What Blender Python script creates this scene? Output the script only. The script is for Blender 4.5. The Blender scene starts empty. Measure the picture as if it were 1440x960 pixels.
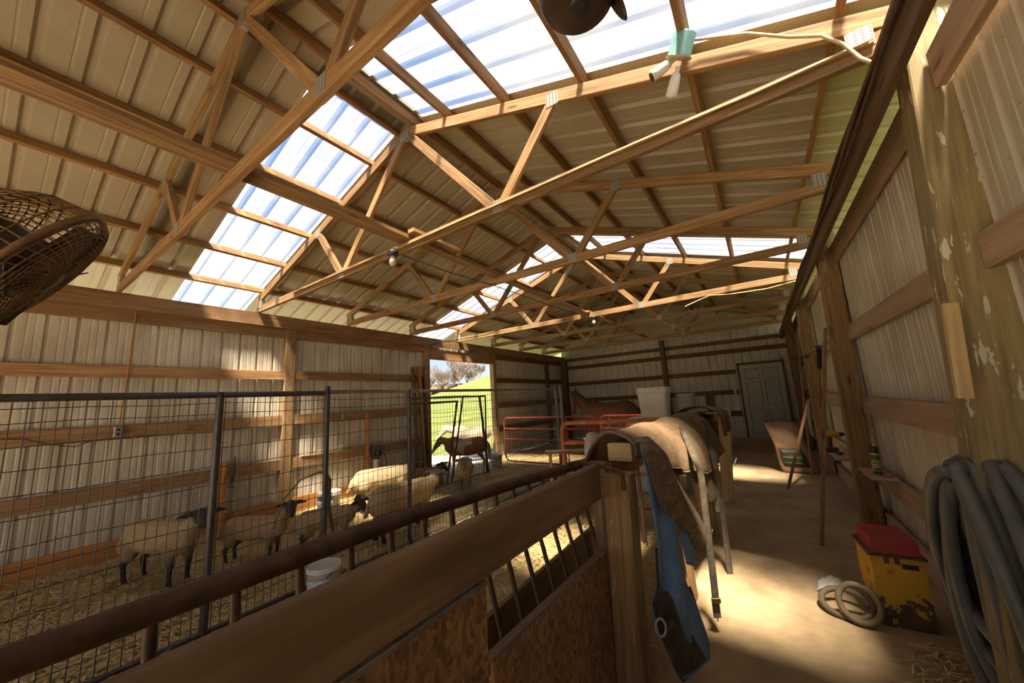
import bpy, bmesh, math, random
import numpy as np
from mathutils import Vector, Matrix, Quaternion
C = bpy.context.scene
col = C.collection
rnd = random.Random(7)
PI = math.pi

# ------------------------------------------------------------ camera, sky, sun, exposure
F, YAW, PITCH, ROLL, CAMH = 507.08, 0.5914, 0.16266, 0.05713, 1.55
cam_data = bpy.data.cameras.new('camera'); cam = bpy.data.objects.new('camera', cam_data)
col.objects.link(cam); C.camera = cam
cam_data.sensor_width = 36.0; cam_data.lens = F/1440*36.0; cam_data.clip_start = 0.02; cam_data.clip_end = 2000
R = (Matrix.Rotation(YAW, 3, 'Z') @ Matrix.Rotation(PITCH, 3, 'X') @ Matrix.Rotation(ROLL, 3, 'Y'))
cam.matrix_world = Matrix.Translation((0, 0, CAMH)) @ (R @ Matrix.Rotation(PI/2, 3, 'X')).to_4x4()

SUN_DIR = Vector((-0.24, 0.44, -1.0)).normalized()
SUN_E, SKY_E, EXPO = 13.5, 0.44, 1.4
sun_data = bpy.data.lights.new('sun', 'SUN'); sun = bpy.data.objects.new('sun', sun_data); col.objects.link(sun)
sun_data.energy = SUN_E; sun_data.angle = 0.16; sun_data.color = (1.0, 0.83, 0.60)
sun.location = (2, -4, 12); sun.rotation_euler = SUN_DIR.to_track_quat('-Z', 'Y').to_euler()

w = bpy.data.worlds.new('sky'); C.world = w; w.use_nodes = True
wt = w.node_tree; wn = wt.nodes; wn.clear()
def wl(a, b): wt.links.new(a, b)
wo = wn.new('ShaderNodeOutputWorld'); bg = wn.new('ShaderNodeBackground'); wl(bg.outputs[0], wo.inputs[0])
tc = wn.new('ShaderNodeTexCoord'); sx = wn.new('ShaderNodeSeparateXYZ'); wl(tc.outputs['Generated'], sx.inputs[0])
rmp = wn.new('ShaderNodeValToRGB'); wl(sx.outputs[2], rmp.inputs[0])
rmp.color_ramp.elements[0].position = 0.0; rmp.color_ramp.elements[0].color = (0.72, 0.84, 1.0, 1)
rmp.color_ramp.elements[1].position = 0.6; rmp.color_ramp.elements[1].color = (0.24, 0.44, 0.86, 1)
nz = wn.new('ShaderNodeTexNoise'); nz.inputs['Scale'].default_value = 2.6; nz.inputs['Detail'].default_value = 7
mp = wn.new('ShaderNodeMapping'); mp.inputs['Scale'].default_value = (1, 1, 2.2); wl(tc.outputs['Generated'], mp.inputs[0]); wl(mp.outputs[0], nz.inputs['Vector'])
cr = wn.new('ShaderNodeValToRGB'); wl(nz.outputs[0], cr.inputs[0])
cr.color_ramp.elements[0].position = 0.44; cr.color_ramp.elements[1].position = 0.64
mx = wn.new('ShaderNodeMix'); mx.data_type = 'RGBA'
wl(cr.outputs[0], mx.inputs[0]); wl(rmp.outputs[0], mx.inputs[6]); mx.inputs[7].default_value = (1.0, 0.99, 0.97, 1)
wl(mx.outputs[2], bg.inputs[0]); bg.inputs[1].default_value = SKY_E

C.view_settings.view_transform = 'Standard'; C.view_settings.look = 'None'
C.view_settings.gamma = 1.0; C.view_settings.use_curve_mapping = False
C.view_settings.exposure = EXPO
C.cycles.max_bounces = 12; C.cycles.diffuse_bounces = 8; C.cycles.glossy_bounces = 3
C.cycles.transparent_max_bounces = 24; C.cycles.sample_clamp_indirect = 6.0
C.cycles.caustics_reflective = False; C.cycles.caustics_refractive = False

# ------------------------------------------------------------ mesh helpers
def V(*a): return Vector(a)
class MB:
    """collects shapes, built as ONE mesh object"""
    def __init__(s): s.v = []; s.f = []; s.uv = []; s.sm = []
    def add(s, verts, faces, uvs=None, smooth=False):
        o = len(s.v); s.v += [tuple(p) for p in verts]
        for i, f in enumerate(faces):
            s.f.append([o+k for k in f]); s.sm.append(smooth)
            s.uv.append(uvs[i] if uvs else [(verts[k][0]+verts[k][2]*.3, verts[k][1]+verts[k][2]) for k in f])
        return s
    def beam(s, p, q, wd, ht, up=(0, 0, 1), ch=0.003, ends=None):
        p = Vector(p); q = Vector(q); d = (q-p); L = d.length; d.normalize()
        up = Vector(up); side = d.cross(up)
        if side.length < 1e-5: side = d.cross(Vector((0, 1, 0)))
        side.normalize(); up = side.cross(d).normalized()
        a, b = wd/2, ht/2; c = min(ch, a*.4, b*.4)
        prof = [(-a+c, -b), (a-c, -b), (a, -b+c), (a, b-c), (a-c, b), (-a+c, b), (-a, b-c), (-a, -b+c)]
        n = 8; vs = [p+side*x+up*y for x, y in prof] + [q+side*x+up*y for x, y in prof]
        per = [0]
        for i in range(n):
            x0, y0 = prof[i]; x1, y1 = prof[(i+1) % n]; per.append(per[-1]+math.hypot(x1-x0, y1-y0))
        uo = rnd.random()*40; vo = rnd.random()*9
        fs = []; us = []
        for i in range(n):
            j = (i+1) % n
            fs.append([i, j, n+j, n+i]); us.append([(uo, vo+per[i]), (uo, vo+per[i+1]), (uo+L, vo+per[i+1]), (uo+L, vo+per[i])])
        fs.append(list(range(n))[::-1]); us.append([(uo+prof[k][0]*.3, vo+prof[k][1]+3) for k in range(n)][::-1])
        fs.append([n+k for k in range(n)]); us.append([(uo+prof[k][0]*.3, vo+prof[k][1]+5) for k in range(n)])
        return s.add(vs, fs, us)
    def box(s, c, size, rz=0.0, ch=0.003, axis=None):
        """axis: long axis for the grain (0,1,2)"""
        if axis is None: axis = max(range(3), key=lambda i: size[i])
        h = [size[i]/2 for i in range(3)]
        m = Matrix.Rotation(rz, 3, 'Z'); c = Vector(c)
        e = [Vector((1, 0, 0)), Vector((0, 1, 0)), Vector((0, 0, 1))]
        d = m @ e[axis]
        up = m @ (e[2] if axis != 2 else e[1])
        if axis == 0: return s.beam(c-d*h[0], c+d*h[0], size[1], size[2], up, ch)
        if axis == 1: return s.beam(c-d*h[1], c+d*h[1], size[0], size[2], up, ch)
        return s.beam(c-d*h[2], c+d*h[2], size[0], size[1], up, ch)
    def tube(s, pts, r, n=10, closed=False, caps=True, flat=None):
        pts = [Vector(p) for p in pts]; m = len(pts)
        rr = r if isinstance(r, (list, tuple)) else [r]*m
        tang = []
        for i in range(m):
            a = pts[(i-1) % m] if (closed or i > 0) else pts[0]
            b = pts[(i+1) % m] if (closed or i < m-1) else pts[-1]
            t = (b-a); tang.append(t.normalized() if t.length > 1e-9 else Vector((0, 0, 1)))
        ref = Vector((0, 0, 1)) if abs(tang[0].z) < .9 else Vector((1, 0, 0))
        nrm = tang[0].cross(ref).normalized()
        vs = []; acc = 0; us_l = []
        for i in range(m):
            if i:
                ax = tang[i-1].cross(tang[i])
                if ax.length > 1e-7: nrm = Quaternion(ax.normalized(), tang[i-1].angle(tang[i])) @ nrm
                acc += (pts[i]-pts[i-1]).length
            nrm = (nrm - tang[i]*nrm.dot(tang[i])).normalized()
            bi = tang[i].cross(nrm)
            us_l.append(acc)
            for k in range(n):
                a = 2*PI*k/n
                fx = flat if flat else 1.0
                vs.append(pts[i]+nrm*(math.cos(a)*rr[i])+bi*(math.sin(a)*rr[i]*fx))
        fs = []; us = []
        rng = range(m if closed else m-1)
        for i in rng:
            j = (i+1) % m
            for k in range(n):
                l = (k+1) % n
                fs.append([i*n+k, i*n+l, j*n+l, j*n+k])
                us.append([(us_l[i], k*.01), (us_l[i], k*.01+.01), (us_l[j], k*.01+.01), (us_l[j], k*.01)])
        s.add(vs, fs, us, smooth=n > 5)
        if caps and not closed:
            s.add(vs[:n], [list(range(n))[::-1]]); s.add(vs[-n:], [list(range(n))])
        return s
    def lathe(s, c, prof, n=24, axis=(0, 0, 1), smooth=True):
        """prof: list of (r, h) along axis"""
        ax = Vector(axis).normalized(); c = Vector(c)
        ref = Vector((1, 0, 0)) if abs(ax.x) < .9 else Vector((0, 1, 0))
        u = (ref-ax*ref.dot(ax)).normalized(); v = ax.cross(u)
        vs = []
        for r, h in prof:
            for k in range(n):
                a = 2*PI*k/n; vs.append(c+ax*h+u*(r*math.cos(a))+v*(r*math.sin(a)))
        fs = []
        for i in range(len(prof)-1):
            for k in range(n):
                l = (k+1) % n; fs.append([i*n+k, i*n+l, (i+1)*n+l, (i+1)*n+k])
        s.add(vs, fs, None, smooth)
        m = len(prof)-1
        if prof[0][0] > 1e-4: s.add(vs[:n], [list(range(n))[::-1]])
        if prof[m][0] > 1e-4: s.add(vs[m*n:], [list(range(n))])
        return s
    def sphere(s, c, r, n=12, sc=(1, 1, 1), rot=None):
        vs = []; fs = []; m = max(6, n//2+2)
        for i in range(m+1):
            th = PI*i/m
            for k in range(n):
                ph = 2*PI*k/n
                p = Vector((math.sin(th)*math.cos(ph)*r*sc[0], math.sin(th)*math.sin(ph)*r*sc[1], math.cos(th)*r*sc[2]))
                if rot is not None: p = rot @ p
                vs.append(Vector(c)+p)
        for i in range(m):
            for k in range(n):
                l = (k+1) % n; fs.append([i*n+k, (i+1)*n+k, (i+1)*n+l, i*n+l])
        return s.add(vs, fs, None, True)
    def prism(s, poly, d):
        """poly: 3D polygon, extruded by vector d"""
        n = len(poly); d = Vector(d); P = [Vector(p) for p in poly]
        vs = P+[p+d for p in P]
        fs = [list(range(n))[::-1], [n+k for k in range(n)]]+[[i, (i+1) % n, n+(i+1) % n, n+i] for i in range(n)]
        return s.add(vs, fs)
    def grid(s, fn, nu, nv, smooth=True, uvs=None):
        vs = [Vector(fn(i/nu, j/nv)) for i in range(nu+1) for j in range(nv+1)]
        fs = []; us = []
        for i in range(nu):
            for j in range(nv):
                a = i*(nv+1)+j
                fs.append([a, a+nv+1, a+nv+2, a+1])
                us.append([(i/nu, j/nv), ((i+1)/nu, j/nv), ((i+1)/nu, (j+1)/nv), (i/nu, (j+1)/nv)])
        return s.add(vs, fs, us, smooth)
    def build(s, name, mat, parent=None, keep=False):
        me = bpy.data.meshes.new(name)
        vs = s.v
        if parent is not None: o = world_loc(parent)
        elif keep: o = Vector((0, 0, 0))
        else:
            a = np.array(vs); o = Vector(((a[:, 0].min()+a[:, 0].max())/2, (a[:, 1].min()+a[:, 1].max())/2, a[:, 2].min()))
        vv = (np.array(vs, dtype=float)-np.array(o)).tolist()
        me.from_pydata(vv, [], s.f)
        uvl = me.uv_layers.new(name='UVMap')
        flat = [c for u in s.uv for p in u for c in p]
        uvl.data.foreach_set('uv', flat)
        me.polygons.foreach_set('use_smooth', s.sm)
        me.materials.append(mat); me.update()
        ob = bpy.data.objects.new(name, me); col.objects.link(ob)
        if parent is not None: ob.parent = parent
        else: ob.location = o
        return ob
def world_loc(o):
    p = Vector(o.location)
    while o.parent is not None: o = o.parent; p = p+Vector(o.location)
    return p
def tag(o, label=None, cat=None, group=None, kind=None):
    if label: o['label'] = label
    if cat: o['category'] = cat
    if group: o['group'] = group
    if kind: o['kind'] = kind
    return o
def thing(name, label, cat, loc=(0, 0, 0), group=None):
    o = bpy.data.objects.new(name, None); col.objects.link(o); o.location = loc; o.empty_display_size = .1
    return tag(o, label, cat, group)
def struct(o): o['kind'] = 'structure'; return o
def solidify(o, t, off=0.0):
    m = o.modifiers.new('solid', 'SOLIDIFY'); m.thickness = t; m.offset = off; return o
def subsurf(o, n=1):
    m = o.modifiers.new('sub', 'SUBSURF'); m.levels = n; m.render_levels = n; return o
def children(o): return [c for c in bpy.data.objects if c.parent == o]
def copy_tree(o, parent=None):
    c = o.copy(); col.objects.link(c)
    if parent is not None: c.parent = parent
    for ch in children(o): copy_tree(ch, c)
    return c

# ------------------------------------------------------------ materials
class NT:
    def __init__(s, name):
        s.m = bpy.data.materials.new(name); s.m.use_nodes = True; s.t = s.m.node_tree; s.n = s.t.nodes; s.n.clear()
        s.out = s.n.new('ShaderNodeOutputMaterial')
        s.b = s.n.new('ShaderNodeBsdfPrincipled'); s.l(s.b.outputs[0], s.out.inputs[0])
    def l(s, a, b): s.t.links.new(a, b)
    def coord(s, kind='Object', sc=(1, 1, 1), rot=(0, 0, 0)):
        t = s.n.new('ShaderNodeTexCoord'); m = s.n.new('ShaderNodeMapping'); m.inputs['Scale'].default_value = sc; m.inputs['Rotation'].default_value = rot
        s.l(t.outputs[kind], m.inputs[0]); return m.outputs[0]
    def geo(s, sc=(1, 1, 1)):
        t = s.n.new('ShaderNodeNewGeometry'); m = s.n.new('ShaderNodeMapping'); m.inputs['Scale'].default_value = sc
        s.l(t.outputs['Position'], m.inputs[0]); return m.outputs[0]
    def noise(s, vec, scale, detail=4, rough=.55, dist=0):
        n = s.n.new('ShaderNodeTexNoise'); n.inputs['Scale'].default_value = scale; n.inputs['Detail'].default_value = detail
        n.inputs['Roughness'].default_value = rough; n.inputs['Distortion'].default_value = dist
        s.l(vec, n.inputs['Vector']); return n.outputs[0]
    def vor(s, vec, scale, feat='F1'):
        n = s.n.new('ShaderNodeTexVoronoi'); n.feature = feat; n.inputs['Scale'].default_value = scale
        s.l(vec, n.inputs['Vector']); return n.outputs[0]
    def ramp(s, x, stops, const=False):
        r = s.n.new('ShaderNodeValToRGB'); e = r.color_ramp.elements
        while len(e) < len(stops): e.new(0.5)
        for i, (p, c) in enumerate(stops):
            e[i].position = p; e[i].color = (c, c, c, 1) if isinstance(c, (int, float)) else (*c, 1)
        if const: r.color_ramp.interpolation = 'CONSTANT'
        s.l(x, r.inputs[0]); return r.outputs[0]
    def mix(s, fac, a, b, mode='MIX'):
        n = s.n.new('ShaderNodeMix'); n.data_type = 'RGBA'; n.blend_type = mode
        for v, i in ((fac, 0), (a, 6), (b, 7)):
            if hasattr(v, 'links'): s.l(v, n.inputs[i])
            elif isinstance(v, (int, float)): n.inputs[i].default_value = v if i == 0 else (v, v, v, 1)
            else: n.inputs[i].default_value = (*v, 1)
        return n.outputs[2]
    def math(s, op, a, b=0.0):
        n = s.n.new('ShaderNodeMath'); n.operation = op
        for v, i in ((a, 0), (b, 1)):
            if hasattr(v, 'links'): s.l(v, n.inputs[i])
            else: n.inputs[i].default_value = v
        return n.outputs[0]
    def bump(s, h, st=.3, d=.01):
        n = s.n.new('ShaderNodeBump'); n.inputs['Strength'].default_value = st; n.inputs['Distance'].default_value = d
        s.l(h, n.inputs['Height']); s.l(n.outputs[0], s.b.inputs['Normal'])
    def rand(s): return s.n.new('ShaderNodeObjectInfo').outputs['Random']
    def fin(s, colr, rough=.7, metal=0.0):
        if hasattr(colr, 'links'): s.l(colr, s.b.inputs['Base Color'])
        else: s.b.inputs['Base Color'].default_value = (*colr, 1)
        if hasattr(rough, 'links'): s.l(rough, s.b.inputs['Roughness'])
        else: s.b.inputs['Roughness'].default_value = rough
        s.b.inputs['Metallic'].default_value = metal
        return s.m
def wood(name, dark, mid, light, grain=1.0, dirt=0.25, knots=True, rough=.75, splat=0.0):
    t = NT(name); uv = t.coord('UV', (1.6*grain, 34*grain, 1))
    g = t.noise(uv, 1.0, 6, .6, .6)
    uv2 = t.coord('UV', (1.1, 4, 1)); big = t.noise(uv2, 1.3, 3)
    c = t.ramp(g, [(.28, dark), (.5, mid), (.72, light)])
    c = t.mix(t.ramp(big, [(.35, 0.0), (.7, dirt)]), c, tuple(x*.55 for x in dark))
    if knots:
        k = t.vor(t.coord('UV', (1.6, 7, 1)), 1.0)
        c = t.mix(t.ramp(k, [(.05, .85), (.13, 0.0)]), c, tuple(x*.35 for x in dark))
    r = t.rand(); hs = t.n.new('ShaderNodeHueSaturation'); t.l(t.ramp(r, [(0, .8), (1, 1.18)]), hs.inputs['Value']); t.l(c, hs.inputs['Color']); c = hs.outputs[0]
    if splat:
        sp = t.noise(t.geo((26, 26, 5)), 1.0, 3, .6); c = t.mix(t.ramp(sp, [(.605, 0.0), (.63, splat)]), c, (.62, .6, .52))
    t.bump(g, .35, .006)
    return t.fin(c, rough)
W_TRUSS = wood('truss pine', (.15, .078, .030), (.30, .172, .074), (.45, .285, .135))
W_PURLIN = wood('purlin pine', (.14, .066, .023), (.29, .15, .058), (.42, .245, .105))
W_GIRT = wood('dusty girt board', (.18, .092, .038), (.32, .18, .082), (.43, .265, .135), dirt=.35)
W_GIRT_R = wood('fly specked girt board', (.30, .19, .12), (.42, .28, .18), (.50, .36, .25), dirt=.2, grain=.6)
W_POST = wood('treated post', (.15, .085, .035), (.26, .16, .07), (.36, .235, .12), splat=.25)
W_POST_GREEN = wood('splattered olive post', (.18, .14, .065), (.32, .25, .12), (.43, .345, .18), dirt=.5, splat=.8, knots=False)
W_DARK = wood('aged and shaded dark timber', (.075, .04, .018), (.14, .08, .038), (.21, .125, .065))  # on the back framing its dark tone stands in for shade
W_FEED = wood('worn feeder board', (.12, .075, .042), (.235, .155, .090), (.33, .23, .145), grain=.35, dirt=.7)
W_ORANGE = wood('fresh orange stain board', (.26, .10, .025), (.42, .18, .05), (.5, .25, .09))
W_PALE = wood('pale split lumber', (.36, .25, .11), (.52, .38, .19), (.62, .48, .27), knots=False)
def simple(name, c, rough=.6, metal=0.0, var=.25, sc=9, bump=0.0):
    t = NT(name); n = t.noise(t.coord('Object'), sc, 5)
    cc = t.mix(t.ramp(n, [(.3, 0.0), (.75, 1.0)]), tuple(x*(1-var) for x in c), tuple(min(1, x*(1+var*.6)) for x in c))
    if bump: t.bump(n, bump, .01)
    return t.fin(cc, rough, metal)
def siding(name, base, dirtc, amt, streak=.6):
    t = NT(name); p = t.geo()
    n1 = t.noise(t.geo((1, 1, .25)), 7, 6, .65); n2 = t.noise(p, 1.1, 4); n3 = t.noise(t.geo((9, 9, .5)), 3, 4)
    c = t.mix(t.ramp(n1, [(.40, 0.0), (.78, amt)]), base, dirtc)
    c = t.mix(t.ramp(n2, [(.42, 0.0), (.75, amt*.7)]), c, tuple(x*.7 for x in dirtc))
    c = t.mix(t.ramp(n3, [(.5, 0.0), (.72, streak*.5)]), c, tuple(x*.8 for x in dirtc))
    sp = t.noise(p, 45, 2); c = t.mix(t.ramp(sp, [(.70, 0.0), (.74, .7)]), c, (.10, .06, .03))
    return t.fin(c, .42, .0)
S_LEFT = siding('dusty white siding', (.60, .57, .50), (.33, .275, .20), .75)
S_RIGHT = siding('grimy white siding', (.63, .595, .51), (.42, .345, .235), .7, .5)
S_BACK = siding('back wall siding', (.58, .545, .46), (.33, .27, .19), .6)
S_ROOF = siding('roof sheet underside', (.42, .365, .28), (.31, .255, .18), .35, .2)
STEEL = simple('galvanised plate', (.36, .36, .35), .45, .6, .3, 30)
def nailplate():
    t = NT('toothed nail plate'); sx = t.n.new('ShaderNodeSeparateXYZ'); t.l(t.coord('Object'), sx.inputs[0])
    a = t.math('GREATER_THAN', t.math('SINE', t.math('MULTIPLY', sx.outputs[0], 215.0)), .1)
    b = t.math('GREATER_THAN', t.math('SINE', t.math('MULTIPLY', sx.outputs[2], 420.0)), .0)
    c = t.mix(t.math('MULTIPLY', a, b), (.36, .35, .32), (.07, .055, .04)); return t.fin(c, .5, .3)
NAILPLATE = nailplate()
def skylight_mat():
    t = NT('translucent fibreglass'); t.n.remove(t.b)
    n = t.noise(t.geo((1, 1, 1)), 5, 5); n3 = t.noise(t.geo((.25, 8, .25)), 3, 3)
    c = t.mix(t.ramp(n, [(.35, 0.0), (.8, .7)]), (.29, .30, .305), (.19, .195, .195))
    sy = t.n.new('ShaderNodeSeparateXYZ'); t.l(t.geo(), sy.inputs[0])
    ph = t.math('FRACT', t.math('DIVIDE', t.math('ADD', sy.outputs[1], 20.0), .26))
    rib = t.ramp(ph, [(.72, 0.0), (.78, 1.0), (.90, 1.0), (.96, 0.0)])
    tl = t.n.new('ShaderNodeBsdfTranslucent'); t.l(c, tl.inputs[0])
    df = t.n.new('ShaderNodeBsdfDiffuse'); t.l(c, df.inputs[0])
    tr = t.n.new('ShaderNodeBsdfTransparent'); tr.inputs[0].default_value = (.97, .98, 1, 1)
    m1 = t.n.new('ShaderNodeMixShader'); m1.inputs[0].default_value = .25; t.l(tl.outputs[0], m1.inputs[1]); t.l(df.outputs[0], m1.inputs[2])
    m2 = t.n.new('ShaderNodeMixShader'); t.l(t.math('MAXIMUM', t.ramp(n3, [(.3, .50), (.7, .66)]), t.math('MULTIPLY', rib, .9)), m2.inputs[0]); t.l(m1.outputs[0], m2.inputs[1]); t.l(tr.outputs[0], m2.inputs[2])
    t.l(m2.outputs[0], t.out.inputs[0]); return t.m
SKYLIGHT = skylight_mat()
def concrete():
    t = NT('dusty concrete floor'); p = t.geo()
    a = t.noise(p, 2.2, 8, .62); b = t.noise(p, 14, 6, .7); d = t.noise(p, .7, 4)
    c = t.ramp(a, [(.3, (.27, .19, .105)), (.52, (.42, .31, .18)), (.75, (.52, .40, .25))])
    c = t.mix(t.ramp(b, [(.45, 0.0), (.75, .4)]), c, (.24, .17, .10))
    c = t.mix(t.ramp(d, [(.45, 0.0), (.72, .5)]), c, (.22, .155, .09))
    v = t.noise(p, 60, 2); c = t.mix(t.ramp(v, [(.72, 0.0), (.75, .7)]), c, (.6, .53, .4))
    t.bump(b, .25, .01); return t.fin(c, .85)
CONCRETE = concrete()
def strawfloor():
    t = NT('trampled straw'); p = t.geo()
    a = t.noise(t.geo((1, 3, 1)), 18, 6, .7, 1.5); b = t.noise(p, 1.2, 4); s_ = t.noise(t.geo((60, 9, 1)), 1, 4, .6, 2)
    c = t.ramp(a, [(.3, (.22, .155, .07)), (.5, (.46, .35, .165)), (.72, (.64, .51, .26))])
    c = t.mix(t.ramp(s_, [(.5, 0.0), (.62, .6)]), c, (.5, .39, .18))
    c = t.mix(t.ramp(b, [(.45, 0.0), (.7, .55)]), c, (.14, .09, .04))
    t.bump(a, .8, .03); return t.fin(c, .9)
STRAW_FLOOR = strawfloor()

# ------------------------------------------------------------ frame of the barn
XL, XR, YB, YF = -6.40, 0.90, 13.15, -2.6
RIDGE = -2.84
def roof_z(x): return 3.51+(0.72-x)/3 if x > RIDGE else 3.51+(x+6.40)/3
SK = ((1.47, 2.39), (6.12, 7.04))          # the two translucent strips
PROF_WALL = [(0, 0), (.055, 0), (.061, .003), (.071, .003), (.077, 0), (.114, 0), (.120, .003), (.130, .003), (.136, 0), (.180, 0), (.193, .024), (.213, .024), (.226, 0)]
PROF_ROOF = [(0, 0), (.112, 0), (.117, .003), (.126, .003), (.131, 0), (.185, 0), (.203, .03), (.235, .03), (.253, 0)]
RP = .26
def ribbed(mb, o, ud, vd, nd, lu, lv, pitch=.229, v0=0.0, prof=PROF_WALL):
    """corrugated sheet: ribs run along ud, repeat along vd, rise along nd"""
    o, ud, vd, nd = Vector(o), Vector(ud), Vector(vd), Vector(nd)
    pts = []; k = math.floor(v0/pitch)
    while True:
        done = False
        for a, h in prof:
            x = k*pitch+a-v0
            if x < 0: continue
            if x > lv: done = True; break
            pts.append((x, h))
        if done: break
        k += 1
    if pts[0][0] > 1e-6: pts.insert(0, (0, 0))
    pts.append((lv, 0))
    vs = []
    for x, h in pts:
        vs.append(o+vd*x+nd*h); vs.append(o+vd*x+nd*h+ud*lu)
    fs = [[2*i, 2*i+1, 2*i+3, 2*i+2] for i in range(len(pts)-1)]
    mb.add(vs, fs)
# roof: left and right slopes, opaque pieces between the strips
spans = [(YF-.4, SK[0][0]), (SK[0][1], SK[1][0]), (SK[1][1], YB+.4)]
sl = math.sqrt(1+1/9)
UL = Vector((1, 0, 1/3)).normalized(); UR = Vector((-1, 0, 1/3)).normalized()
NL = Vector((-1/3, 0, 1)).normalized(); NR = Vector((1/3, 0, 1)).normalized()
EL, ER = -7.40, 1.24
for side in ('left', 'right'):
    o_x, u_, n_, ln = (EL, UL, NL, (RIDGE-EL)*sl) if side == 'left' else (ER, UR, NR, (ER-RIDGE)*sl)
    mb = MB()
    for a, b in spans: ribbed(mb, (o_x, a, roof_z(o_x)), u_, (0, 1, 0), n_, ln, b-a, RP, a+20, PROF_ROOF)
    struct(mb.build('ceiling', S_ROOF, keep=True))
    for i, (a, b) in enumerate(SK):
        mb = MB(); ribbed(mb, (o_x, a-.03, roof_z(o_x)+.004), u_, (0, 1, 0), n_, ln-.06, b-a+.06, RP, a-.03+20, PROF_ROOF)
        sk = mb.build('skylight', SKYLIGHT, keep=True)
        tag(sk, 'translucent corrugated roof panel on the %s slope, %s the camera' % (side, ('nearest', 'in the far strip from')[i]), 'skylight', 'translucent roof panels')
mb = MB()
for s_ in (-1, 1): mb.beam((RIDGE+s_*.11, YF-.4, roof_z(RIDGE)+.0), (RIDGE+s_*.11, YB+.4, roof_z(RIDGE)+.0), .24, .012, up=(s_*1/3, 0, 1))
tag(mb.build('ridge_cap', S_ROOF), 'folded metal ridge cap along the roof peak', 'roof ridge cap')
# walls
def wall_sheet(mb, axis, at, a, b, z0, z1, out):
    if axis == 'x': ribbed(mb, (at, a, z0), (0, 0, 1), (0, 1, 0), (out, 0, 0), z1-z0, b-a, v0=a+20)
    else: ribbed(mb, (a, at, z0), (0, 0, 1), (1, 0, 0), (0, out, 0), z1-z0, b-a, v0=a+20)
DOOR_Y = (6.0, 8.45)
mb = MB(); wall_sheet(mb, 'x', XL-.07, YF, 5.9, 0.0, 3.12, -1); wall_sheet(mb, 'x', XL-.07, 8.55, YB, 0, 3.12, -1); wall_sheet(mb, 'x', XL-.07, 5.9, 8.55, 2.68, 3.12, -1)
struct(mb.build('wall_left', S_LEFT, keep=True))
mb = MB(); wall_sheet(mb, 'x', XR+.045, YF, YB, 0.0, 3.02, 1); struct(mb.build('wall_right', S_RIGHT, keep=True))
mb = MB(); wall_sheet(mb, 'y', YB, XL-.07, XR+.05, 0.0, 3.32, 1)
# gable above the back wall: sheets cut in steps under the roof line
x = XL-.07
while x < XR+.05:
    x1 = min(x+.229, XR+.05); zt = min(roof_z(x), roof_z(x1)) - .02
    if zt > 3.33: mb.add([(x, YB, 3.3), (x1, YB, 3.3), (x1, YB, roof_z(x1)), (x, YB, roof_z(x))], [[0, 1, 2, 3]])
    x = x1
struct(mb.build('wall_back', S_BACK, keep=True))
FRONT_OPEN = (XL, XR)                    # unseen opening behind the camera, sized to let fill light in
mb = MB(); wall_sheet(mb, 'y', YF, XL-.07, FRONT_OPEN[0], 0.0, 3.3, -1); wall_sheet(mb, 'y', YF, FRONT_OPEN[1], XR+.05, 0.0, 3.1, -1)
x = XL-.07
while x < XR+.05:
    x1 = min(x+.229, XR+.05)
    z0 = 1.95  # unseen front wall ends here, height set to keep light off the roof
    mb.add([(x, YF, z0), (x1, YF, z0), (x1, YF, max(roof_z(x1), z0)), (x, YF, max(roof_z(x), z0))], [[0, 1, 2, 3]])
    x = x1
struct(mb.build('wall_front', S_BACK, keep=True))
# floor
mb = MB(); mb.box(((XR-.66)/2+.03, (YF+YB)/2, -.06), (XR+.66+.06, YB-YF, .12), ch=0.0); struct(mb.build('floor', CONCRETE, keep=True))
mb = MB()
hr = random.Random(3)
hx = [[hr.random() for _ in range(90)] for _ in range(60)]
def pen_h(x, y):
    return -.005+.012*math.sin(x*3.1+y*1.7)+.010*math.sin(x*7.3-y*4.1)+.004*math.sin(x*17+y*13)
mb.grid(lambda u, v: (XL-.06+u*(XL*-1-.66+.06), YF+v*(YB-YF), pen_h(XL+u*5.8, YF+v*15.7)), 70, 180)
struct(mb.build('floor_straw', STRAW_FLOOR, keep=True))

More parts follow.
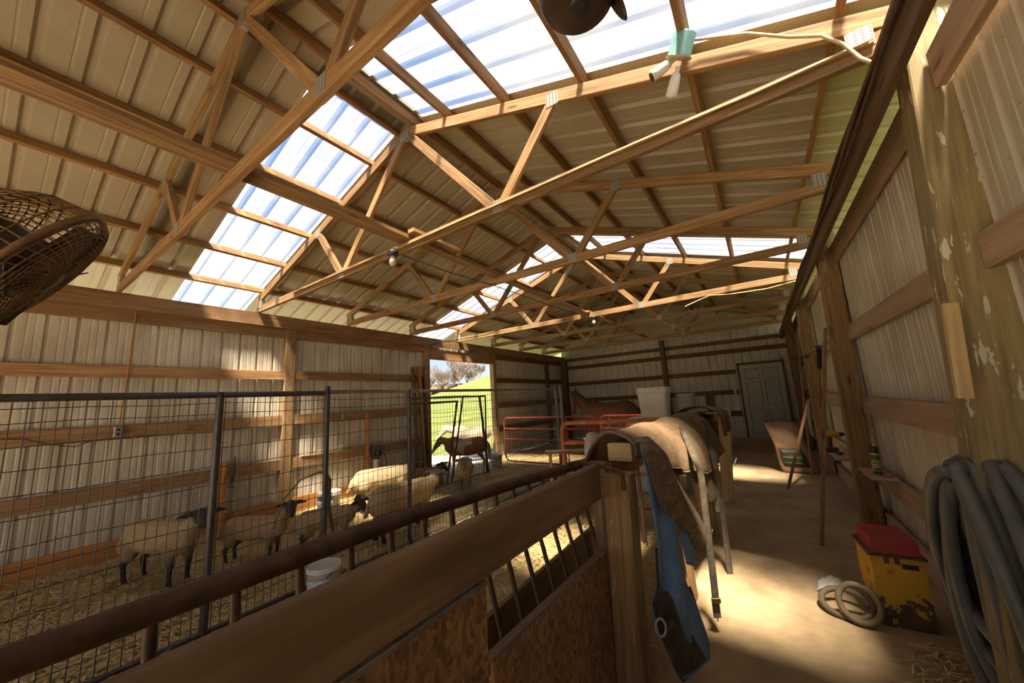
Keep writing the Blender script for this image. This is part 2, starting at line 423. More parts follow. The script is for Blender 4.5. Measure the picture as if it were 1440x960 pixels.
# trusses
TY = [0.85+1.52*k for k in range(8)]
names_t = ['nearest the camera, crossing the upper left', 'second from the camera, under the near skylight edge', 'third from the camera, with a dark lower chord', 'fourth from the camera, dark and bowed', 'fifth from the camera, brightly lit with a cable along it', 'sixth from the camera', 'seventh from the camera', 'farthest from the camera, by the back wall']
def truss(y, i):
    t = thing('roof_truss', 'wooden roof truss '+names_t[i], 'truss', (RIDGE, y, 3.14), 'roof trusses')
    m = W_TRUSS
    z0, hb, th = 3.145, .10, .042
    mb = MB(); mb.beam((XL-.02, y, z0+hb/2), (.78, y, z0+hb/2), th, hb); mb.build('bottom_chord', m, t)
    if i == 1:
        mb = MB(); mb.beam((-5.2, y-.03, z0+hb-.03), (.70, y-.03, z0+hb-.03), .03, .028); mb.build('stiffener', W_TRUSS, t)
    def zl(x): return 3.29+min(.72-x, x+6.40)/3
    for s in (-1, 1):
        hx_ = XL-.02 if s < 0 else .78
        mb = MB(); mb.beam((hx_, y, zl(hx_)+.055), (RIDGE, y, zl(RIDGE)+.055), th, .105); mb.build('top_chord', m, t)
        q = RIDGE+s*1.78; nb = RIDGE+s*1.19
        mb = MB(); mb.beam((RIDGE+s*.03, y, zl(RIDGE)+.02), (nb+s*-.05, y, z0+hb-.02), th*.95, .09); mb.build('web', m, t)
        mb = MB(); mb.beam((q, y, zl(q)+.03), (nb+s*.05, y, z0+hb-.02), th*.95, .085); mb.build('web', m, t)
        for (gx, gz) in ((nb, z0+.06), (q, zl(q)+.03), (hx_-s*.12, z0+.12)):
            mb = MB(); mb.box((gx, y, gz), (.105, th+.006, .115), ch=0)
            mb.build('gusset_plate', NAILPLATE, t)
        # heel block
        mb = MB(); mb.beam((hx_-s*.04, y, z0+hb), (hx_-s*.04, y, zl(hx_)), .08, th*.9); mb.build('heel_block', m, t)
    mb = MB(); mb.box((RIDGE, y, zl(RIDGE)+.02), (.14, th+.006, .12), ch=0); mb.build('gusset_plate', NAILPLATE, t)
    return t
for i, y in enumerate(TY): truss(y, i)
# purlins
PR = [0.62, -.09, -.80, -1.52, -2.22, -2.70]
ordn = ['first', 'second', 'third', 'fourth', 'fifth', 'topmost']
for side in (-1, 1):
    for i, x in enumerate(PR):
        X = x if side > 0 else 2*RIDGE-x
        n = NR if side > 0 else NL
        zc = roof_z(X)-.052
        mb = MB(); mb.beam((X, YF, zc), (X, YB-.02, zc), .042, .088, up=n)
        tag(mb.build('purlin', W_PURLIN), '%s roof purlin up from the %s eave, running the length of the barn' % (ordn[i], 'right' if side > 0 else 'left'), 'purlin', 'roof purlins')
# lateral braces lying on the bottom chords
for j, (x0, wd, y0, y1, lab) in enumerate(((-2.84, .18, YF, 2.47, 'wide dark plank lying along the truss chords, nearest the camera'), (-2.70, .09, 2.30, 2.98, 'short lapped board end joining two long braces on the second truss'), (-2.80, .13, 2.4, 7.0, 'long brace board lying on the middle truss chords'), (-2.72, .10, 6.85, 12.0, 'far brace board lying on the last truss chords'))):
    z = 3.268 if j != 1 else 3.31
    mb = MB(); mb.beam((x0, y0, z), (x0, y1, z), wd, .04); tag(mb.build('brace_board', W_TRUSS), lab, 'brace')
# left eave beam, header and lower plates
mb = MB(); mb.beam((XL+.03, YF, 3.045), (XL+.03, YB-.05, 3.045), .042, .195); tag(mb.build('eave_beam', W_GIRT), 'long heavy eave beam along the top of the left wall carrying the trusses', 'beam')
mb = MB(); mb.beam((XL-.035, YF, 2.90), (XL-.035, 5.84, 2.90), .04, .22); tag(mb.build('wall_plate', W_GIRT), 'recessed plate board behind the left eave beam, near half', 'beam')
mb = MB(); mb.beam((XL-.02, 5.99, 2.76), (XL-.02, 8.46, 2.76), .06, .25); tag(mb.build('door_header', W_GIRT), 'sunlit lintel board over the open doorway to the field', 'beam')
mb = MB(); mb.beam((XL-.035, 8.62, 2.90), (XL-.035, YB-.04, 2.90), .04, .22); tag(mb.build('wall_plate', W_DARK), 'shaded plate board past the doorway on the left wall', 'beam')  # same plate in darker wood, shade put into its colour
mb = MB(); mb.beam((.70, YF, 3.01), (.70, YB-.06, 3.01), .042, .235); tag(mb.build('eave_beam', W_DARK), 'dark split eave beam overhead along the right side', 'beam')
# girts (wall framing); back ones in dark wood, dim light put into colour
tn = [0]
def trim(mb, mat):
    tn[0] += 1; return struct(mb.build('trim_%d' % tn[0], mat))
lg = [(2.10, 2.24), (1.36, 1.53), (.68, .84)]
for (a, b) in ((YF, 2.80), (2.96, 5.76)):
    for z0, z1 in lg:
        mb = MB(); mb.beam((XL-.03, a, (z0+z1)/2), (XL-.03, b, (z0+z1)/2), .04, z1-z0); trim(mb, W_GIRT)
    mb = MB(); mb.beam((XL-.03, a, .10), (XL-.03, b, .10), .04, .24); trim(mb, W_ORANGE)
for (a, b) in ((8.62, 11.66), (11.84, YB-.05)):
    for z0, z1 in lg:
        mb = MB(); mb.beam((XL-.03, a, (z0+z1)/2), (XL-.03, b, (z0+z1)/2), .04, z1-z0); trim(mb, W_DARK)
rg = [(2.90, 3.09), (2.0, 2.16), (1.20, 1.39), (.47, .66), (0.0, .2)]
for (a, b) in ((YF, 2.42), (2.62, 5.40), (5.58, 8.30), (8.48, 11.2), (11.4, YB-.05)):
    for z0, z1 in rg:
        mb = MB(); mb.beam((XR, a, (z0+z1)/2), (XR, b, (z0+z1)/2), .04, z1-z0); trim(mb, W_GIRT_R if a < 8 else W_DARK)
for z0, z1 in ((2.94, 3.06), (2.62, 2.76), (1.98, 2.12), (1.36, 1.50)):
    segs = ((XL, -2.68), (-2.52, .80)) if z0 > 2.3 else ((XL, -2.68), (-2.52, -.56))
    for a, b in segs:
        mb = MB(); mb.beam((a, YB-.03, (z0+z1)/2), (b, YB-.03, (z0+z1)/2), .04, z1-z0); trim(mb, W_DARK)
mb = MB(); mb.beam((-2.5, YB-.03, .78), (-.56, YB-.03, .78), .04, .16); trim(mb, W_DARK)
# posts
def post(quad0, quad1, mat, label, name='wall_post'):
    """quad0/quad1: (x0,x1,y0,y1) at the bottom and the top with z"""
    mb = MB()
    (a0, a1, b0, b1, z0), (c0, c1, d0, d1, z1) = quad0, quad1
    mb.beam(((a0+a1)/2, (b0+b1)/2, z0), ((c0+c1)/2, (d0+d1)/2, z1), a1-a0, b1-b0, up=(0, 1, 0), ch=.006)
    return tag(mb.build(name, mat), label, 'post', 'wall posts')
post((XL-.14, XL+.005, 2.80, 2.96, 0), (XL-.14, XL+.005, 2.80, 2.96, 2.94), W_POST, 'golden lit square post on the left wall behind the lambs')
post((XL-.14, XL+.005, 5.82, 5.98, 0), (XL-.14, XL+.005, 5.82, 5.98, 2.95), W_POST, 'post at the left side of the open doorway')
post((XL-.14, XL+.005, 8.46, 8.60, 0), (XL-.14, XL+.005, 8.46, 8.60, 2.95), W_POST, 'post at the right side of the open doorway')
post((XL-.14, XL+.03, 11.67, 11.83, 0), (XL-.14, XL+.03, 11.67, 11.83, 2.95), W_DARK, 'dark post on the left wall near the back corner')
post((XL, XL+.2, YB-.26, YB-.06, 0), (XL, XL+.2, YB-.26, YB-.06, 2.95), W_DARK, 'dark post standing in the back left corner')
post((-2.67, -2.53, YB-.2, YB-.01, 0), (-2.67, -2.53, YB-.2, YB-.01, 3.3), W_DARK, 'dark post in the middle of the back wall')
post((.66, .86, 2.44, 2.62, 0), (.84, 1.04, 2.44, 2.62, 3.42), W_POST_GREEN, 'splattered olive post closest to the camera on the right')
post((.69, .87, 5.40, 5.56, 0), (.765, .945, 5.40, 5.56, 3.36), W_POST, 'brown post behind the spray can on the right wall')
post((.69, .86, 8.30, 8.46, 0), (.74, .91, 8.30, 8.46, 3.3), W_POST, 'brown post with hanging tools on the right wall')
post((.68, .86, 11.22, 11.4, 0), (.70, .88, 11.22, 11.4, 3.2), W_DARK, 'dark post beside the white door')

# ------------------------------------------------------------ more materials
PIPE = simple('dark painted pipe', (.060, .055, .058), .4, .3, .4, 20)
PIPE_GREY = simple('weathered pipe', (.20, .175, .15), .5, .4, .4, 20)
RUST = simple('rusty iron', (.11, .065, .042), .7, .4, .45, 16, .3)
WIRE = simple('wire', (.055, .05, .045), .5, .6)
RED_PIPE = simple('red gate paint', (.40, .055, .05), .45, .1, .4, 12)
ORANGE_PIPE = simple('faded orange gate paint', (.52, .16, .045), .5, .1, .45, 10)
WHITE_PL = simple('white plastic', (.62, .62, .60), .4, 0, .12, 4)
GREEN_PL = simple('dull green grey plastic', (.34, .37, .33), .6, 0, .15, 5)
BLACK = simple('black rubber', (.022, .022, .022), .5, 0, .3)
HOSE = simple('dusty grey hose', (.125, .135, .13), .55, 0, .4, 6)
HOSE_TAN = simple('muddy tan hose', (.15, .115, .07), .7, 0, .35, 12)
YELLOW = None
def osb():
    t = NT('flake board'); u = t.coord('Object', (1, 1, 1))
    v = t.n.new('ShaderNodeTexVoronoi'); v.inputs['Scale'].default_value = 1.0
    mp = t.coord('Object', (1, 85, 48), (.75, 0, 0)); t.l(mp, v.inputs['Vector'])
    c = t.ramp(v.outputs['Color'], [(.15, (.11, .055, .024)), (.5, (.23, .125, .055)), (.85, (.33, .19, .09))])
    n = t.noise(u, 5, 4); c = t.mix(t.ramp(n, [(.4, 0.0), (.75, .6)]), c, (.10, .055, .03))
    t.bump(v.outputs['Distance'], .3, .004); return t.fin(c, .75)
OSB = osb()
def yellow_rusty():
    t = NT('chipped yellow paint'); p = t.coord('Object'); n = t.noise(p, 13, 6, .65)
    sx = t.n.new('ShaderNodeSeparateXYZ'); t.l(p, sx.inputs[0])
    lo = t.ramp(sx.outputs[2], [(.02, .26), (.22, 0.0)])
    k = t.math('ADD', n, lo); fac = t.ramp(k, [(.61, 0.0), (.64, 1.0)])
    c = t.mix(fac, (.58, .33, .02), (.05, .028, .018)); n2 = t.noise(p, 5, 4)
    c = t.mix(t.ramp(n2, [(.4, 0.0), (.8, .5)]), c, (.25, .13, .03)); return t.fin(c, .55)
YELLOW = yellow_rusty()
RED_LID = simple('dusty red enamel', (.36, .03, .025), .4, 0, .35, 8)
def fabric(name, c, var=.3, dust=0.0, sc=6, rough=.9):
    t = NT(name); p = t.coord('Object'); n = t.noise(p, sc, 5, .6); n2 = t.noise(t.coord('Object', (3, 1, 3)), 9, 4)
    cc = t.mix(t.ramp(n, [(.32, 0.0), (.72, 1.0)]), tuple(x*(1-var) for x in c), tuple(min(1, x*(1+var)) for x in c))
    if dust: cc = t.mix(t.ramp(n2, [(.5, 0.0), (.75, dust)]), cc, (.36, .27, .16))
    t.bump(t.noise(p, 240, 2), .12, .002); return t.fin(cc, rough)
CANVAS = fabric('brown canvas', (.175, .112, .060), .3, .3)
CANVAS_DARK = fabric('dark brown canvas', (.115, .075, .043), .35, .3)
CANVAS_DUST = fabric('dusty canvas flap', (.145, .10, .062), .4, .6, 8)
BLUE = fabric('blue canvas', (.11, .23, .46), .35, .25)
BLACKCLOTH = fabric('black canvas patch', (.032, .030, .026), .4, .15)
WEBBING = fabric('olive webbing', (.07, .055, .036), .3, .2, 20)
BINDING = fabric('grey binding tape', (.17, .155, .13), .3, .2, 20)
CLOTH_GREY = fabric('grey taupe cloth', (.17, .13, .10), .2)
CLOTH_CREAM = fabric('cream striped cloth', (.5, .44, .33), .2)
PAPER = fabric('brown paper', (.30, .185, .115), .2, .2)
BRASS = simple('brass', (.5, .33, .12), .35, .9)
GLASSW = simple('milky bulb glass', (.62, .60, .54), .15)
TEAL = simple('teal painted metal', (.16, .36, .36), .5, .1, .3, 14)
GROOVE = simple('shaded moulding paint', (.22, .215, .185), .5)  # darker than the door leaf, recess shade put into the colour
DOORW = simple('off white door paint', (.42, .42, .37), .5, 0, .15, 3)
CABLE = simple('cream cable sheath', (.55, .42, .22), .5)
FANM = simple('grimy dark enamel', (.07, .045, .03), .45, .3, .4, 9)
CAGE = simple('rusty wire cage', (.24, .14, .075), .6, .5, .4, 20)

# picture point to world point on a chosen plane of the room
def at(px, py, ax, val):
    d = R @ Vector(((px-720)/F, 1.0, -(py-480)/F)); o = Vector((0, 0, CAMH))
    return o+d*((val-o[ax])/d[ax])
def atd(px, py, depth):
    return Vector((0, 0, CAMH))+R @ Vector(((px-720)/F, 1.0, -(py-480)/F))*depth

KNOT = simple('dark knot', (.035, .022, .014), .9)
# ------------------------------------------------------------ feeder in the foreground
t = thing('hay_feeder', 'long dark hay feeder with iron bars and plank front in the foreground', 'hay feeder', (-.95, 1.0, 0))
mb = MB(); mb.tube([(-1.1, -.6, 1.165), (-1.1, .3, 1.165), (-1.1, .9, 1.165), (-1.1, 1.6, 1.135), (-1.1, 2.35, 1.09), (-1.1, 3.2, 1.09)], .028, 12); mb.build('top_rail', RUST, t)
for k in range(17):
    y = -.045+.1465*k
    if k < 2: continue
    zt = 1.14 if y < 1.3 else 1.14-(y-1.3)*.055
    mb = MB(); mb.tube([(-1.1, y, zt), (-1.085, y, 1.0), (-.99, y+.01, .62), (-.93, y+.01, .34)], .0115, 8); mb.build('bar', RUST, t)
mb = MB(); mb.beam((-.93, -.5, .33), (-.93, 2.0, .33), .03, .05); mb.build('bottom_rail', RUST, t)
mb = MB(); mb.beam((-.82, -.6, 1.085), (-.82, .3, 1.09), .042, .19); b = mb
b = MB(); b.beam((-.84, -.6, 1.09), (-.82, 1.985, 1.085), .042, .185, ch=.006); bd = b.build('front_board', W_FEED, t)
mb = MB(); kp = at(447, 862, 0, -.8135); mb.sphere(kp, .019, 14, (.12, 1.0, .85)); mb.build('knot', KNOT, bd)
mb = MB(); mb.beam((-.835, -.6, .50), (-.825, .985, .50), .014, .94, ch=.001); mb.build('flake_board_panel', OSB, t)
mb = MB(); mb.beam((-.84, -.6, .976), (-.826, .985, .976), .03, .016); mb.build('panel_edge_strip', PIPE_GREY, t)
mb = MB(); mb.beam((-.815, .99, .37), (-.815, 1.98, .355), .014, .74, ch=.001); mb.build('flake_board_panel', OSB, t)
mb = MB(); mb.beam((-.83, 1.0, .745), (-.83, 1.98, .715), .036, .02); mb.build('panel_edge_strip', W_FEED, t)
for yy in (1.36, 1.70):
    mb = MB(); mb.beam((-.8075, yy, .0), (-.8075, yy, .72), .004, .003, up=(0, 1, 0)); mb.build('panel_seam', W_DARK, t)
mb = MB(); mb.beam((-1.22, .2, .42), (-1.20, 2.9, .46), .03, .24); mb.build('back_plank', W_FEED, t)
mb = MB(); mb.beam((-1.06, .0, .16), (-1.06, 2.6, .16), .38, .03); mb.build('trough_floor', W_PALE, t)
mb = MB(); mb.beam((-1.0, .9, .22), (-1.08, 2.5, .30), .05, .03); mb.build('loose_slat', W_PALE, t)
for yy in (-.4, 2.7):
    for xx in (-1.2, -1.1):
        mb = MB(); mb.beam((xx-.02 if xx < -1.15 else xx, yy, .0), (xx, yy, .35 if xx < -1.15 else 1.1), .04, .05, up=(0, 1, 0)); mb.build('leg', RUST, t)
# posts at the end of the feeder
mb = MB(); mb.beam((-.745, 2.06, 0), (-.715, 2.06, 1.12), .138, .14, up=(0, 1, 0), ch=.004); tag(mb.build('timber_post', W_POST), 'thick rough sawn square post at the near end of the blanket rail', 'post')
mb = MB(); mb.beam((-.85, 2.10, 0), (-.85, 2.10, 1.17), .09, .04, up=(0, 1, 0)); tag(mb.build('stud', W_FEED), 'short upright stud closing the end of the feeder plank', 'post')
mb = MB(); mb.beam((-.815, 2.03, 0), (-.80, 2.03, .99), .035, .035, up=(0, 1, 0)); mb.beam((-.80, 2.03, .99), (-.797, 2.03, 1.0), .02, .02, up=(0, 1, 0)); tag(mb.build('steel_stake', RUST), 'rusty steel stake beside the thick rough post', 'stake')
mb = MB(); mb.beam((-.92, 2.35, 0), (-.92, 2.35, 1.12), .09, .09, up=(0, 1, 0)); tag(mb.build('stub_post', W_PALE), 'pale stub post behind the feeder end', 'post')
a_ = at(795, 627, 0, -1.08); mb = MB()
mb.tube([(-1.1, 2.22, 1.125), (-.98, 2.12, 1.16), (-.80, 2.06, 1.145), (-.70, 2.02, 1.14), (-.675, 2.0, 1.13), (-.672, 1.985, 1.11), (-.672, 1.983, 1.05)], .011, 10)
tag(mb.build('latch_hook', RUST), 'bent iron rod hooked over the thick rough post top', 'hook')
# rail under the blanket
t = thing('blanket_rail', 'wooden rail running from the rough post to the far square post, blankets over it', 'fence rail', (-.7, 4, 0))
mb = MB(); mb.beam((-.74, 2.17, 1.215), (-.63, 5.98, 1.17), .14, .10, ch=.006); mb.build('rail', W_PALE, t)
for yy, xx in ((3.1, -.73), (4.4, -.69)):
    mb = MB(); mb.beam((xx, yy, 0), (xx, yy, 1.14), .085, .05, up=(0, 1, 0)); mb.build('leg', W_TRUSS, t)
    mb = MB(); mb.beam((xx+.10, yy+.12, 0), (xx+.05, yy+.12, 1.05), .04, .09, up=(0, 1, 0)); mb.build('leg', W_TRUSS, t)
mb = MB(); mb.beam((-.60, 6.07, 0), (-.47, 6.07, 1.27), .15, .12, up=(0, 1, 0), ch=.004); tag(mb.build('timber_post', W_PALE), 'pale sunlit square post standing at the far end of the blanket rail', 'post')
# horse blanket
bl = thing('horse_blanket', 'brown canvas horse blanket with blue lining draped over the rail', 'horse blanket', (-.62, 3.2, 0))
def ip(tab, x):
    if x <= tab[0][0]: return tab[0][1]
    for (a, fa), (b2, fb) in zip(tab, tab[1:]):
        if x <= b2: return fa+(fb-fa)*(x-a)/(b2-a)
    return tab[-1][1]
rid = [(2.22, 1.325), (2.6, 1.33), (3.0, 1.315), (3.6, 1.32), (4.1, 1.325), (4.6, 1.30), (5.1, 1.24)]
hem = [(2.22, 1.20), (2.5, 1.08), (3.0, .98), (3.5, .86), (4.0, .83), (4.5, .86), (5.1, .95)]
hx_t = [(2.22, -.63), (2.6, -.54), (3.0, -.485), (3.6, -.45), (4.6, -.45), (5.1, -.50)]
def body(u, v):
    y = 2.22+u*2.88; rz, hz, hx_ = ip(rid, y), ip(hem, y), ip(hx_t, y); xr = -.76+(y-2.2)*.032
    wv = .012*math.sin(y*9+v*4)+.009*math.sin(y*17-v*7)
    if v < .35:
        k = (.35-v)/.35; return (xr-.05-.17*math.sin(k*1.5)-.05*k, y, rz-.42*k**1.7+wv*.5)
    k = (v-.35)/.65
    x = xr-.05+(hx_-xr+.05)*math.sin(k*PI/2)**.9
    z = rz-(rz-hz)*(1-math.cos(k*PI/2))**1.0
    return (x+wv*k*1.6, y+.06*k*(1 if u > .5 else -.4), z+wv*.8+.018*math.sin(k*PI)*math.sin(y*5))
mb = MB(); mb.grid(body, 56, 30); subsurf(solidify(mb.build('top_layer', CANVAS, bl), .008, 1), 1)
mb = MB(); edge = [body(i/56, 1.0) for i in range(57)]; mb.tube([(x+.003, y, z) for x, y, z in edge], .006, 6); mb.build('hem_binding', CANVAS_DARK, bl)
mb = MB(); mb.tube([(x-.0, y-.004, z+.006) for x, y, z in [body(0, i/30) for i in range(31)]], .009, 6); mb.build('neck_binding', BINDING, bl)
def under(u, v):
    y = 2.75+u*2.0; top = ip(hem, y)+.12; xt = ip(hx_t, y)-.05
    bot = .98-.36*math.sin(min(1, u*1.6)*PI/2)+.06*math.sin(u*11)
    z = top+(bot-top)*v
    return (xt+.02*math.sin(y*13+v*2)*v+.03*v*math.sin(u*PI), y+.05*v*math.sin(u*7), z)
mb = MB(); mb.grid(under, 36, 14); subsurf(solidify(mb.build('side_layer', CANVAS_DARK, bl), .008, 0), 1)
def strip(L_, R_, n=24, m=10, bulge=0.0, waves=0.0, nrm=Vector((1, 0, 0))):
    """surface between two polylines of world points"""
    def pl(P, k):
        x = k*(len(P)-1); i = min(int(x), len(P)-2); f = x-i
        p0 = P[max(i-1, 0)]; p1 = P[i]; p2 = P[i+1]; p3 = P[min(i+2, len(P)-1)]
        return (p1*2+(p2-p0)*f+(p0*2-p1*5+p2*4-p3)*f*f+(p1*3-p0-p2*3+p3)*f**3)*.5
    def fn(u, v):
        a, b = pl(L_, u), pl(R_, u); p = a.lerp(b, v)
        return p+nrm*(bulge*math.sin(v*PI)+waves*math.sin(v*9+u*6)*math.sin(u*PI))
    g = MB(); g.grid(fn, n, m); return g
A = lambda x, y, X: at(x, y, 0, X)
Lb = [A(900, 628, -.60), A(907, 662, -.585), A(915, 720, -.575), A(923, 770, -.56), A(926, 824, -.55), A(919, 850, -.545), A(930, 893, -.53), A(953, 947, -.50), A(960, 957, -.49)]
Rb = [A(922, 640, -.56), A(940, 700, -.53), A(952, 740, -.505), A(960, 785, -.49), A(970, 825, -.475), A(977, 845, -.465), A(988, 878, -.45), A(996, 905, -.44), A(997, 925, -.44)]
gb = strip(Lb, Rb, 40, 14, .012, .014); bo = subsurf(solidify(gb.build('blue_side', BLUE, bl), .008, 0), 1)
gb = MB(); gb.tube(Lb[3:]+Rb[:3:-1], .006, 6); gb.build('edge_binding', BLACKCLOTH, bl)
Lp = [A(926, 826, -.535), A(918.5, 848, -.53), A(921, 868, -.525), A(930, 893, -.515), A(943, 924, -.50), A(957, 952, -.482)]
Rp = [A(939, 832, -.515), A(950, 848, -.505), A(958, 862, -.495), A(969, 884, -.477), A(982, 908, -.455), A(993, 926, -.437)]
gb = strip(Lp, Rp, 24, 10, .014, .010); subsurf(solidify(gb.build('black_corner_patch', BLACKCLOTH, bl), .007, 0), 1)
gb = strip([A(931, 876, -.495), A(934, 887, -.495)], [A(945, 869, -.485), A(950, 882, -.485)], 4, 4, .006); solidify(gb.build('corner_strap', BLACKCLOTH, bl), .006)
c0 = A(930, 880, -.485); gb = MB(); gb.tube([c0+Vector((.018*math.cos(a), -.012+.012*math.cos(a), .034*math.sin(a))) for a in [2*PI*k/16 for k in range(16)]], .005, 6, closed=True); gb.build('buckle', STEEL, bl)
Lf = [A(897, 614, -.66), A(900, 630, -.60), A(906, 646, -.575), A(918, 683, -.545), A(931, 712, -.52), A(947, 729, -.50), A(966, 752, -.485), A(979, 775, -.475)]
Rf = [A(908, 613, -.66), A(926, 628, -.57), A(938, 641, -.54), A(949, 664, -.515), A(961, 688, -.49), A(975, 714, -.465), A(988, 738, -.45), A(991, 752, -.45)]
gb = strip(Lf, Rf, 30, 12, .035, .012); subsurf(solidify(gb.build('folded_flap', CANVAS_DUST, bl), .009, 0), 1)
gb = strip([A(955, 745, -.50), A(961, 770, -.49), A(966, 793, -.48)], [A(966, 752, -.478), A(977, 776, -.47), A(976, 797, -.468)], 10, 6, .01); solidify(gb.build('blue_tail', BLUE, bl), .006)
def strap(pts, wd, name='strap', buck=None):
    g = MB(); P = [A(*p) for p in pts]
    WV = Vector((.85, .5, 0)); L_ = [p-WV*wd*.45 for p in P]; R_ = [p+WV*wd*.45 for p in P]
    gg = strip(L_, R_, 20, 2); o = solidify(gg.build(name, WEBBING, bl), .006, 0)
    if buck is not None:
        g = MB(); c = A(*buck)
        g.beam(c-WV*wd*.55, c+WV*wd*.55, .014, .03, ch=.002); g.build('buckle', BRASS, o)
        tip = P[-1]; g = MB(); g.beam(tip+Vector((0, 0, .11)), tip, wd*.9, .014, up=(-.5, .85, 0), ch=.002); g.tube([tip, tip+Vector((0, 0, -.022))], .004, 6); g.build('strap_end', BINDING, o)
strap([(958, 600, -.58), (975, 640, -.46), (985, 665, -.43), (992, 720, -.43), (998, 770, -.43), (1004, 820, -.43), (1009, 868, -.43)], .05, buck=(1007, 844, -.42))
strap([(990, 590, -.52), (1003, 640, -.43), (1012, 690, -.43), (1020, 750, -.43), (1027, 810, -.43), (1030, 838, -.43)], .055, buck=(1028, 821, -.42))
strap([(1000, 640, -.45), (1008, 690, -.45), (1010, 720, -.45)], .05)
gb = strip([A(912, 652, -.52), A(935, 705, -.47)], [A(935, 648, -.50), A(950, 690, -.46)], 3, 3)
# second blanket roll farther along the rail
mb = MB()
def hump(u, v):
    a = PI*v; y = 4.75+u*.95
    return (-.68+.26*math.cos(a)*(1+.08*math.sin(u*8)), y, 1.20+.155*math.sin(a)*(1-.25*u)-(.20 if v in (0, 1) else 0)+.01*math.sin(u*14+v*5))
mb.grid(hump, 16, 16); subsurf(solidify(tag(mb.build('folded_tarp', CANVAS), 'second tan canvas heap lying farther along the rail', 'tarp'), .01, 1), 1)

# ------------------------------------------------------------ wire mesh pen fence
def wire_panel(mb, y0, y1, X=-3.5, zs=(.06, .18, .30, .42, .54, .66, .78, .90, 1.05, 1.18, 1.32, 1.45, 1.58, 1.66), dy=.0555, r=.0028):
    y = math.ceil(y0/dy)*dy
    while y < y1:
        s_ = .004*math.sin(y*5)
        mb.tube([(X, y, .05), (X+s_, y+s_, .8), (X, y, 1.70)], r, 4, caps=False); y += dy
    for z in zs:
        n = max(2, int((y1-y0)/.3)); mb.tube([(X-.004, y0+(y1-y0)*k/n, z+.006*math.sin(k*2.1+z*9)) for k in range(n+1)], r, 4, caps=False)
pen = [(-1.6, 1.05, 'dark framed wire mesh panel of the sheep pen nearest the camera', 1.725, PIPE), (1.09, 1.90, 'narrow wire mesh panel between the two dark fence posts', 1.725, PIPE), (1.95, 6.68, 'long wire mesh panel of the sheep pen running to the far corner', 1.735, PIPE_GREY)]
for y0, y1, lab, zt, m in pen:
    t = thing('mesh_panel', lab, 'fence panel', (-3.5, (y0+y1)/2, 0), 'wire mesh panels of the sheep pen')
    mb = MB(); mb.tube([(-3.5, y0, zt), (-3.5, y1, zt)], .024 if y0 < 1.9 else .02, 12); mb.build('top_rail', m, t)
    mb = MB(); mb.tube([(-3.5, y0, .05), (-3.5, y1, .05)], .018, 10); mb.build('bottom_rail', m, t)
    mb = MB(); wire_panel(mb, y0, y1); mb.build('wire_mesh', WIRE, t)
for y, zt, lab, m, r_ in ((1.07, 1.73, 'dark round pipe post nearest the camera in the pen fence', PIPE, .027), (1.925, 1.78, 'second dark pipe post, rising above the fence rail', PIPE, .025), (2.92, 1.74, 'third pipe post of the pen fence, by the large ewe', PIPE, .024), (6.72, 1.78, 'grey pipe post at the far end of the pen fence', PIPE_GREY, .03), (6.95, 1.80, 'last pipe post at the pen corner', PIPE_GREY, .03)):
    mb = MB(); mb.tube([(-3.5, y, 0), (-3.5, y, zt)], r_, 12); mb.lathe((-3.5, y, zt), [(r_*1.1, 0), (r_*1.1, .012), (.0, .02)], 12)
    tag(mb.build('pipe_post', m), lab, 'fence post', 'pen fence posts')
# mesh gate standing in the doorway
t = thing('yard_gate', 'dark framed wire mesh gate standing before the open doorway', 'gate', (-5.15, 5.4, 0))
def fr(p, q, r=.022): g = MB(); g.tube([p, q], r, 10); g.build('frame_bar', PIPE, t)
G0, G1, G2, G3 = A(560, 567, -5.3), A(652, 557, -5.3), A(632, 560, -5.3), A(618, 690, -5.3)
fr((-5.12, 4.3, 1.60), (-5.12, 5.52, 1.60)); fr((-5.12, 5.5, 1.60), (-5.12, 5.15, .06)); fr((-5.12, 4.3, 1.69), (-5.12, 6.4, 1.69), .02); fr((-5.12, 5.68, 1.69), (-5.12, 5.28, .06), .02)
fr((-5.12, 4.3, .05), (-5.12, 4.3, 1.69)); fr((-5.12, 6.22, 1.69), (-5.12, 6.42, .05), .028); fr((-5.12, 6.42, 1.69), (-5.12, 6.36, .05), .02); fr((-5.12, 4.3, .07), (-5.12, 6.42, .07), .015)
mb = MB(); wire_panel(mb, 4.32, 6.4, -5.15, dy=.075, r=.003); mb.build('wire_mesh', WIRE, t)

